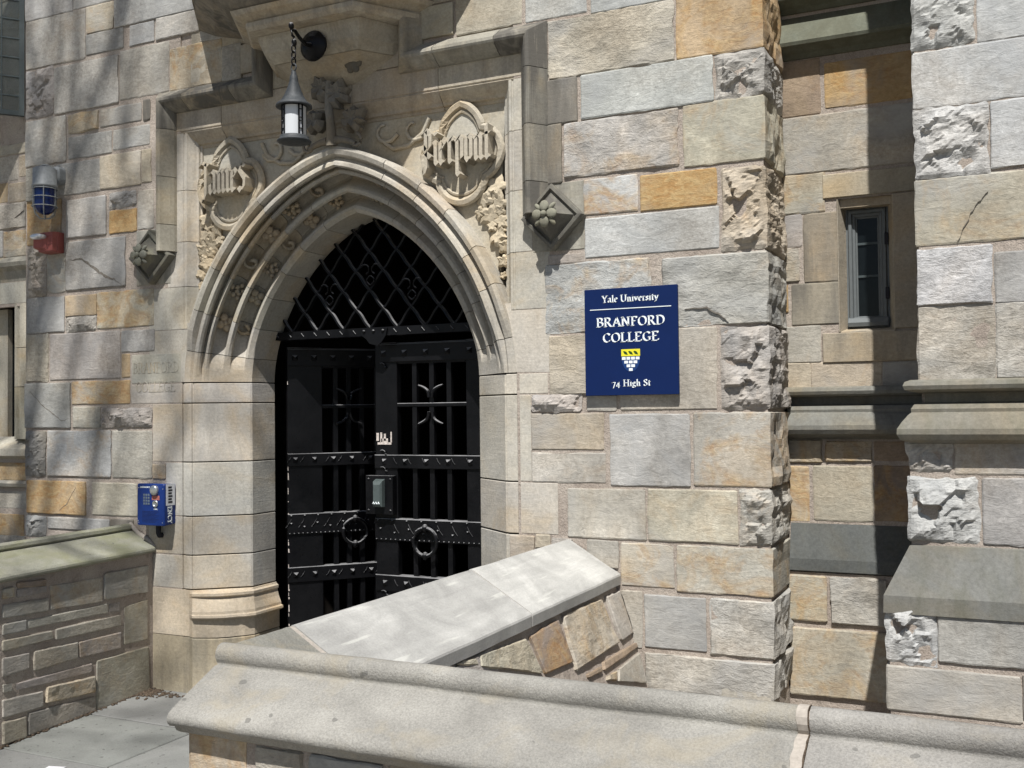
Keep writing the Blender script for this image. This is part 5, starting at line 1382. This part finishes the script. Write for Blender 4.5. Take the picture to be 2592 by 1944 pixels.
# speckled coping of the front wall with a roll on its back edge
FC = [(-2.615, 0.86), (-2.615, 1.045), (-2.612, 1.060), (-2.618, 1.076), (-2.630, 1.084), (-2.646, 1.085), (-2.660, 1.079), (-2.669, 1.066), (-2.671, 1.050), (-2.666, 1.036), (-2.660, 1.026), (-2.676, 1.024), (-2.842, 0.950), (-2.856, 0.940), (-2.863, 0.928), (-2.862, 0.914), (-2.852, 0.904), (-2.835, 0.899), (-2.828, 0.885), (-2.812, 0.875), (-2.79, 0.872)]
for a, b in ((-2.055, -0.408), (-0.381, 1.6)):
    mb = MB(); n = 26
    mb.loft([[(a + (b - a) * i / n, y + 0.0018 * noise.noise(Vector((i * 0.8, z * 22, a))), z + 0.0022 * noise.noise(Vector((i * 0.7, y * 16, 9 + a)))) for y, z in FC] for i in range(n + 1)], True, True, True)
    o = put('coping_stone', mb, 'granite', pw, (0.30, 0.289, 0.262) if a < -1 else (0.275, 0.264, 0.244))
prof_ = []
for (ya, za), (yb, zb) in zip(FC[2:-1], FC[3:]):
    m_ = max(1, int(math.hypot(yb - ya, zb - za) / 0.012))
    prof_ += [(ya + (yb - ya) * k / m_, za + (zb - za) * k / m_) for k in range(m_)]
def joint_strip(xa, xb, wa, wb, lift, mat):
    mb = MB(); L_, R_ = [], []
    for k, (y, z) in enumerate(prof_):
        q_ = Vector((k * 0.35, xa * 7, 1.7)); L_.append((xa + wa * noise.noise(q_) + wa * 0.5 * noise.noise(q_ * 3.1), y - lift * 0.5, z + lift)); R_.append((xb + wb * noise.noise(q_ + Vector((0, 9, 0))) + wb * 0.5 * noise.noise(q_ * 2.7 + Vector((0, 3, 0))), y - lift * 0.5, z + lift))
    B_ = [(x, y + 0.01, z - 0.01) for x, y, z in L_]; C_ = [(x, y + 0.01, z - 0.01) for x, y, z in R_]
    mb.loft([B_, L_, R_, C_], False, False)
    put('coping_joint', mb, mat, pw)
joint_strip(-0.409, -0.384, 0.005, 0.003, 0.0022, 'joint_mortar')
joint_strip(-0.3845, -0.3815, 0.0035, 0.0035, 0.0036, 'dirt')
mb = MB(); mb.loft([[(x, y + 0.003, z - 0.003) for y, z in FC] for x in (-0.4085, -0.3805)]); put('coping_joint', mb, 'mortar', pw)

# dirt gathered in the corner of the path
db = MB(); r3 = random.Random(3)
for k in range(420):
    t = r3.random()
    if k < 200: x, y = -4.93 + abs(r3.gauss(0, 0.07)), -abs(r3.gauss(0, 0.10)) - 0.02
    else: y = -r3.uniform(0.0, 1.4); x = -4.935 - 0.096 * y + abs(r3.gauss(0.004, 0.012))
    if k % 5 == 0: x, y = r3.uniform(-4.9, -4.45), -abs(r3.gauss(0.02, 0.03)) - 0.05
    s_ = r3.uniform(0.004, 0.012); db.ball((x + 0.012, y, s_ * 0.3), s_, r3.uniform(0.7, 1.6), r3.uniform(0.7, 1.6), 0.6, 5, 3)
put('dirt', db, 'dirt', label='dark crumbs of dirt gathered in the corner of the path', cat='dirt', kind='stuff')
pp = MB(); pp.loft([[(-4.31, -1.325, z), (-4.22, -1.30, z), (-4.215, -1.335, z), (-4.30, -1.36, z)] for z in (0.004, 0.0065)])
put('paper_scrap', pp, 'card_paper', label='white scrap of paper lying on the flagstone path', cat='paper')

# ================================================================== things fixed to the wall
def rrect(x0, z0, x1, z1, r, n=4):
    P = []
    for cx, cz, a0 in ((x1 - r, z0 + r, -90), (x1 - r, z1 - r, 0), (x0 + r, z1 - r, 90), (x0 + r, z0 + r, 180)):
        for k in range(n + 1):
            a = R(a0 + 90 * k / n); P.append((cx + r * math.cos(a), cz + r * math.sin(a)))
    return P
XZ = lambda u, v, d: (u, d, v)
# --- college sign
sg = empty('college_sign', label='dark blue enamel sign with white lettering and yellow topped shield', cat='sign')
sx0, sx1, sz0, sz1 = -1.909, -1.412, 1.827, 2.377
SW, SH = sx1 - sx0, sz1 - sz0; scx = (sx0 + sx1) / 2
mb = MB(); mb.loft([[(u, y, v) for u, v in rrect(sx0 + i, sz0 + i, sx1 - i, sz1 - i, 0.004)] for y, i in ((-0.028, 0.0), (-0.041, 0.0), (-0.043, 0.002))])
put('board', mb, 'sign_blue', sg)
mb = MB()
for x in (sx0 + 0.06, sx1 - 0.06):
    for z in (sz0 + 0.06, sz1 - 0.06): mb.lathe([(0.012, -0.029), (0.012, 0.0)], (x, 0, z), 'y', 12)
put('spacers', mb, 'grey_painted_metal', sg)
zf = lambda f: sz1 - f * SH
d0, d1 = -0.0425, -0.0448
for text, f0, f1, wd, w_, tr_ in (('Yale University', 0.068, 0.130, 0.300, 0.0068, 0.05), ('BRANFORD', 0.275, 0.356, 0.362, 0.0098, 0.10), ('COLLEGE', 0.420, 0.502, 0.296, 0.0098, 0.10), ('74 High St', 0.857, 0.915, 0.206, 0.0064, 0.06)):
    put('lettering', letters(text, scx, zf(f1), wd, (f1 - f0) * SH, XZ, d0, d1, w_, R(26), tr_), 'sign_white', sg)
mb = MB(); mb.box(sx0 + 0.031, d1, zf(0.1975), sx1 - 0.033, d0, zf(0.1905)); put('rule', mb, 'sign_white', sg)
sh0, sh1 = zf(0.786), zf(0.576); shw = 0.098
sh = []
for k in range(15):
    t = k / 14; z = sh1 + (sh0 - sh1) * t; hw = shw / 2 * (1.0 if t < 0.32 else math.sqrt(max(0, 1 - ((t - 0.32) / 0.68) ** 2.1)))
    sh.append((hw, z))
poly = [(scx + h, z) for h, z in sh] + [(scx - h, z) for h, z in reversed(sh[:-1])]
mb = MB(); mb.prism(poly, XZ, d0, -0.0446); shield = put('shield', mb, 'sign_shield_blue', sg)
zt = sh1 - 0.3 * (sh1 - sh0)
mb = MB(); mb.box(scx - shw / 2 - 0.001, -0.0458, zt, scx + shw / 2 + 0.001, -0.0444, sh1 + 0.001); put('chief', mb, 'sign_yellow', shield)
for k in (-1, 0, 1):
    mb = MB(); P = [(-0.013, 0.008), (-0.004, 0.009), (0.006, 0.004), (0.010, -0.004), (0.013, -0.010), (0.004, -0.009), (-0.005, -0.006), (-0.009, 0.001)]
    mb.prism([(scx + k * 0.0275 + u, (zt + sh1) / 2 + v) for u, v in P], XZ, -0.0457, -0.0464); put('leaf_emblem', mb, 'sign_green', shield)
rowz = (zt - sh0) / 4.25
for rI, nB in enumerate((4, 3, 2, 1)):
    for k in range(nB):
        cx_ = scx + (k - (nB - 1) / 2) * 0.0245; z1_ = zt - 0.004 - rI * rowz
        mb = MB(); mb.box(cx_ - 0.0098, -0.0458, z1_ - rowz + 0.005, cx_ + 0.0098, -0.0444, z1_); put('masonry_emblem', mb, 'sign_white', shield)

# --- hanging lantern
la = empty('hanging_lantern', label='black iron lantern with milky glass hanging on a chain over the door', cat='lantern')
lx, ly = XC + 0.045, -0.45
mb = MB(); mb.lathe([(0.07, 0.0), (0.088, -0.006), (0.086, -0.018), (0.05, -0.034), (0.02, -0.045)], (XC + 0.043, -0.252, 3.84), 'y', 28); put('wall_plate', mb, 'black_iron', la)
mb = MB(); pts = [(XC + 0.043, -0.28, 3.838), (XC + 0.043, -0.34, 3.825), (XC + 0.044, -0.40, 3.845), (lx, -0.44, 3.87), (lx, -0.468, 3.86), (lx, -0.462, 3.835), (lx, -0.445, 3.83)]
mb.tube(pts, [0.016, 0.012, 0.011, 0.010, 0.009, 0.008, 0.007], 8)
mb.ball((lx, -0.47, 3.885), 0.016, 1, 1, 1.3, 8, 6); mb.ball((lx, -0.445, 3.80), 0.015, 1, 1, 1.6, 8, 6); put('bracket_arm', mb, 'black_iron', la)
for k in range(3):
    c = Vector((lx, ly, 3.765 - 0.036 * k)); ax = Vector((1, 0, 0)) if k % 2 else Vector((0.3, 0.95, 0))
    mb = MB(); mb.tube([c + ax * (0.013 * math.cos(2 * math.pi * j / 12)) + Vector((0, 0, 0.024 * math.sin(2 * math.pi * j / 12))) for j in range(12)], 0.0042, 6, True, True)
    put('chain_link', mb, 'black_iron', la)
mb = MB(); mb.tube([(lx + 0.017 * math.cos(2 * math.pi * j / 14), ly, 3.66 + 0.02 * math.sin(2 * math.pi * j / 14)) for j in range(14)], 0.0045, 6, True, True); put('ring', mb, 'lantern_iron', la)
mb = MB(); mb.lathe([(0.001, 3.640), (0.014, 3.636), (0.015, 3.622), (0.021, 3.612), (0.024, 3.585), (0.036, 3.545), (0.055, 3.50), (0.075, 3.466), (0.097, 3.452), (0.099, 3.446), (0.099, 3.438), (0.088, 3.438), (0.03, 3.46), (0.001, 3.465)], (lx, ly, 0), 'z', 28); put('roof', mb, 'lantern_iron', la)
mb = MB(); mb.lathe([(0.066, 3.272), (0.066, 3.438)], (lx, ly, 0), 'z', 28); put('glass', mb, 'milk_glass', la)
mb = MB(); mb.lathe([(0.001, 3.24), (0.06, 3.24), (0.090, 3.244), (0.094, 3.250), (0.085, 3.258), (0.078, 3.268), (0.078, 3.276), (0.071, 3.278)], (lx, ly, 0), 'z', 28); put('base', mb, 'lantern_iron', la)
for k in range(4):
    a = k * math.pi / 2 - R(112)
    for da in (-0.16, 0.16):
        x, y = lx + 0.0695 * math.cos(a + da), ly + 0.0695 * math.sin(a + da)
        mb = MB(); mb.tube([(x, y, 3.268), (x, y, 3.442)], 0.0052, 6); put('upright', mb, 'black_iron', la)
    x, y = lx + 0.0695 * math.cos(a), ly + 0.0695 * math.sin(a)
    mb = MB(); mb.tube([(x + 0.011 * math.cos(t) * -math.sin(a), y + 0.011 * math.cos(t) * math.cos(a), 3.36 + 0.011 * math.sin(t)) for t in [2 * math.pi * j / 10 for j in range(10)]], 0.0032, 5, True, True)
    for z in (3.415, 3.31): mb.tube([(lx + 0.070 * math.cos(a - 0.16), ly + 0.070 * math.sin(a - 0.16), z), (lx + 0.070 * math.cos(a + 0.16), ly + 0.070 * math.sin(a + 0.16), z)], 0.003, 5)
    put('ornament', mb, 'black_iron', la)

# --- blue caged lamp
bl_ = empty('blue_alarm_lamp', label='grey wall lamp with caged blue glass above the red alarm', cat='lamp')
bx_, by_ = -5.712, -0.165
mb = MB(); mb.loft([[(u, y, v) for u, v in rrect(-5.836 + i, 3.335 + i, -5.70 - i, 3.455 - i, 0.03)] for y, i in ((0.0, 0), (-0.055, 0.0), (-0.066, 0.012))]); put('junction_box', mb, 'grey_painted_metal', bl_)
mb = MB(); mb.tube([(-5.766, -0.05, 3.398), (-5.756, -0.10, 3.402), (-5.728, -0.145, 3.402), (bx_, by_, 3.39)], [0.042, 0.046, 0.05, 0.05], 12); put('elbow', mb, 'grey_painted_metal', bl_)
mb = MB(); mb.lathe([(0.02, 3.425), (0.06, 3.42), (0.075, 3.408), (0.076, 3.305), (0.082, 3.30), (0.082, 3.286), (0.066, 3.284)], (bx_, by_, 0), 'z', 24); put('cap', mb, 'grey_painted_metal', bl_)
mb = MB(); mb.lathe([(0.068, 3.288), (0.068, 3.175), (0.064, 3.145), (0.047, 3.118), (0.02, 3.104), (0.001, 3.102)], (bx_, by_, 0), 'z', 24); put('globe', mb, 'blue_glass', bl_)
mb = MB()
for k in range(6):
    a = k * math.pi / 3 + 0.25
    mb.tube([(bx_ + rr * math.cos(a), by_ + rr * math.sin(a), z) for rr, z in ((0.078, 3.288), (0.078, 3.155), (0.066, 3.108), (0.035, 3.080), (0.0, 3.074))], 0.0036, 5)
for z, rr in ((3.275, 0.079), (3.218, 0.079), (3.158, 0.079)):
    mb.tube([(bx_ + rr * math.cos(2 * math.pi * j / 20), by_ + rr * math.sin(2 * math.pi * j / 20), z) for j in range(20)], 0.0036, 5, True, True)
put('cage', mb, 'grey_painted_metal', bl_)

# --- red fire alarm
fa = empty('fire_alarm', label='faded red fire alarm box with clear strobe below the blue lamp', cat='alarm')
mb = MB(); mb.loft([[(u, y, v) for u, v in rrect(-5.862 + i, 2.868 + j, -5.722 - i, 3.008 - i, 0.006)] for y, i, j in ((0.0, 0, 0.0), (-0.05, 0.0, 0.0), (-0.056, 0.004, 0.004), (-0.06, 0.0, 0.0), (-0.092, 0.004, 0.004), (-0.096, 0.008, 0.008))]); put('housing', mb, 'red_paint', fa)
mb = MB(); mb.loft([[(-5.862, -0.094, 2.885), (-5.772, -0.094, 2.885), (-5.772, -0.094, 2.985), (-5.862, -0.094, 2.985)], [(-5.868, -0.125, 2.898), (-5.80, -0.112, 2.898), (-5.80, -0.112, 2.965), (-5.868, -0.125, 2.965)]]); put('reflector_wedge', mb, 'red_paint', fa)
mb = MB(); mb.loft([[(-5.83 + 0.058 * k * math.cos(t), -0.10 - d, 2.972 + 0.022 * k * math.sin(t)) for t in [2 * math.pi * j / 14 for j in range(14)]] for d, k in ((0.0, 1.0), (0.03, 1.0), (0.05, 0.8), (0.056, 0.4))], True, True, True); put('strobe_lens', mb, 'chrome_lens', fa)
mb = letters('FIRE', -2.945, 0.0, 0.085, 0.012, lambda u, v, d: (-5.752 + v, d, -u), -0.0962, -0.0975, 0.0028, R(20)); put('lettering', mb, 'red_light_print', fa)

# --- emergency phone
ph = empty('emergency_phone', label='blue emergency telephone box with keypad on the left jamb', cat='telephone')
px0, px1, pz0, pz1 = -4.953, -4.726, 1.055, 1.32
mb = MB(); mb.loft([[(u, y, v) for u, v in rrect(px0 + i, pz0 + i, px1 - i, pz1 - i, 0.010)] for y, i in ((0.0, 0.006), (-0.088, 0.0), (-0.099, 0.0), (-0.104, 0.004))]); put('box', mb, 'phone_blue', ph)
py = -0.1035
U = lambda f: px0 + f * (px1 - px0); Vv = lambda f: pz1 - f * (pz1 - pz0)
mb = MB(); mb.lathe([(0.031, 0.0), (0.031, -0.016), (0.027, -0.020), (0.001, -0.020)], (U(0.67), py, Vv(0.15)), 'y', 22); put('call_button', mb, 'brushed_steel', ph)
mb = MB(); mb.lathe([(0.022, 0.0), (0.022, -0.006), (0.0155, -0.007), (0.015, -0.003), (0.001, -0.003)], (U(0.68), py, Vv(0.475)), 'y', 20); put('push_button', mb, 'brushed_steel', ph)
mb = MB(); mb.box(U(0.55), py - 0.0012, Vv(0.385), U(0.83), py + 0.001, Vv(0.28)); put('notice', mb, 'red_light_print', ph)
for r_ in range(4):
    for c_ in range(3):
        mb = MB(); x, z = U(0.27 + 0.085 * c_), Vv(0.265 + 0.07 * r_); mb.box(x - 0.0072, py - 0.003, z - 0.0065, x + 0.0072, py + 0.001, z + 0.0065); put('key', mb, 'phone_key', ph)
mb = MB()
for k in range(9): mb.box(U(0.19), py - 0.0008, Vv(0.665 + 0.031 * k) - 0.0016, U(0.80 - 0.06 * (k % 3)), py + 0.001, Vv(0.665 + 0.031 * k) + 0.0016)
put('printed_lines', mb, 'phone_dark', ph)
mb = letters('EMERGENCY', U(0.30), Vv(0.10), 0.083, 0.0095, XZ, py + 0.0005, py - 0.0012, 0.0028, R(20)); put('lettering', mb, 'sign_white', ph)
mb = letters('CALL', U(0.69), Vv(0.615), 0.030, 0.009, XZ, py + 0.0005, py - 0.0012, 0.0026, R(20)); put('lettering', mb, 'sign_white', ph)
mb = MB()
for fx_, fz_ in ((0.06, 0.1), (0.95, 0.12), (0.06, 0.93), (0.93, 0.92), (0.04, 0.89)): mb.ball((U(fx_), py, Vv(fz_)), 0.0042, 1, 0.4, 1, 8, 4)
put('screws', mb, 'brushed_steel', ph)
mb = MB(); mb.box(px1 - 0.0004, -0.088, Vv(0.52), px1 + 0.0012, -0.012, Vv(0.01)); put('side_sticker', mb, 'card_paper', ph)
mb = MB()
for k in range(6): mb.box(px1 + 0.001, -0.070, Vv(0.09 + 0.07 * k) - 0.006, px1 + 0.0019, -0.040 + 0.006 * (k % 2), Vv(0.09 + 0.07 * k) + 0.006)
put('sticker_print', mb, 'dark_print', ph)
mb = letters('ENCY', 0.0, 0.0, 0.105, 0.034, lambda u, v, d: (px1 + d, -0.072 + v, Vv(0.745) - u), -0.0004, 0.0012, 0.006, R(24)); put('lettering', mb, 'sign_white', ph)
mb = MB(); mb.tube([(-4.845, 0.0, 0.985), (-4.845, -0.022, 0.985), (-4.845, -0.03, 1.0), (-4.845, -0.03, 1.06)], 0.017, 10); put('conduit', mb, 'dark_print', ph)

# ================================================================== street tree behind the viewer: its bare boughs dapple the left of the facade
tree = empty('bare_tree', label='bare street tree behind the viewer, its boughs over the pavement', cat='tree')
rt = random.Random(21)
trunk = MB(); base_p = Vector((-4.4, -10.4, 0))
tp = [base_p, base_p + Vector((0.1, 0.05, 3.5)), base_p + Vector((0.25, 0.2, 8.0)), base_p + Vector((0.45, 0.45, 12.5))]
trunk.tube(tp, [0.42, 0.32, 0.25, 0.19], 12); put('trunk', trunk, 'bark', tree)
crown = MB(); leaves = MB()
def grow(p, d, L, r, depth):
    pts = [p]; rr = [r]; q = p.copy(); dd = d.copy(); n = 5
    for k in range(n):
        dd = (dd + Vector((rt.gauss(0, 0.10), rt.gauss(0, 0.10), rt.gauss(0.02, 0.07)))).normalized()
        q = q + dd * (L / n); pts.append(q.copy()); rr.append(r * (1 - 0.42 * (k + 1) / n))
    crown.tube(pts, rr, 6 if depth < 3 else 4)
    if depth >= 4:
        for k in range(1, n + 1):
            for _ in range(3):
                c = pts[k] + Vector((rt.gauss(0, .05), rt.gauss(0, .05), rt.gauss(0, .05))); s_ = rt.uniform(0.012, 0.026)
                a = Vector((rt.gauss(0, 1), rt.gauss(0, 1), rt.gauss(0, 1))).normalized(); b = a.orthogonal().normalized()
                leaves.add([c - a * s_, c + b * s_ * .6, c + a * s_, c - b * s_ * .6], [(0, 1, 2, 3)])
        return
    m = 3 if depth < 2 else rt.choice((2, 3, 3))
    for k in range(m):
        i = rt.choice((2, 3, 4, 5)) if k else 5
        nd = (dd + Vector((rt.gauss(0, 0.5), rt.gauss(0, 0.5), rt.gauss(0.05, 0.35)))).normalized()
        grow(pts[i], nd, L * rt.uniform(0.62, 0.8), rr[i] * rt.uniform(0.55, 0.75), depth + 1)
for d in ((0.25, 0.55, 1.3), (0.0, 0.75, 1.2), (-0.5, 0.5, 1.2), (0.15, 0.1, 1.5), (0.1, -0.5, 1.2), (-0.6, 0.0, 1.3), (-0.3, 0.9, 1.0), (-0.1, 0.3, 1.4), (-0.45, 0.75, 1.1), (0.2, 0.9, 1.0)):
    grow(tp[3] + Vector((0, 0, rt.uniform(-1.5, 0))), Vector(d).normalized(), rt.uniform(2.6, 3.4), 0.15, 0)
put('crown', crown, 'bark', tree, fix=False)
put('buds', leaves, 'leaf', tree, fix=False, kind='stuff')

# things stand at their base, parts keep their place
def rebase(root, loc):
    loc = Vector(loc)
    for ch in root.children: ch.location = ch.location - loc
    root.location = loc
rebase(bld, (XC, 0.3, 0)); rebase(gw, (-4.95, -1.7, 0)); rebase(pw, (-1.9, -1.5, 0)); rebase(sg, (scx, 0, sz0)); rebase(la, (XC + 0.043, -0.25, 3.84))
rebase(bl_, (-5.766, 0, 3.335)); rebase(fa, (-5.79, 0, 2.868)); rebase(ph, (-4.84, 0, 1.055)); rebase(tree, base_p)
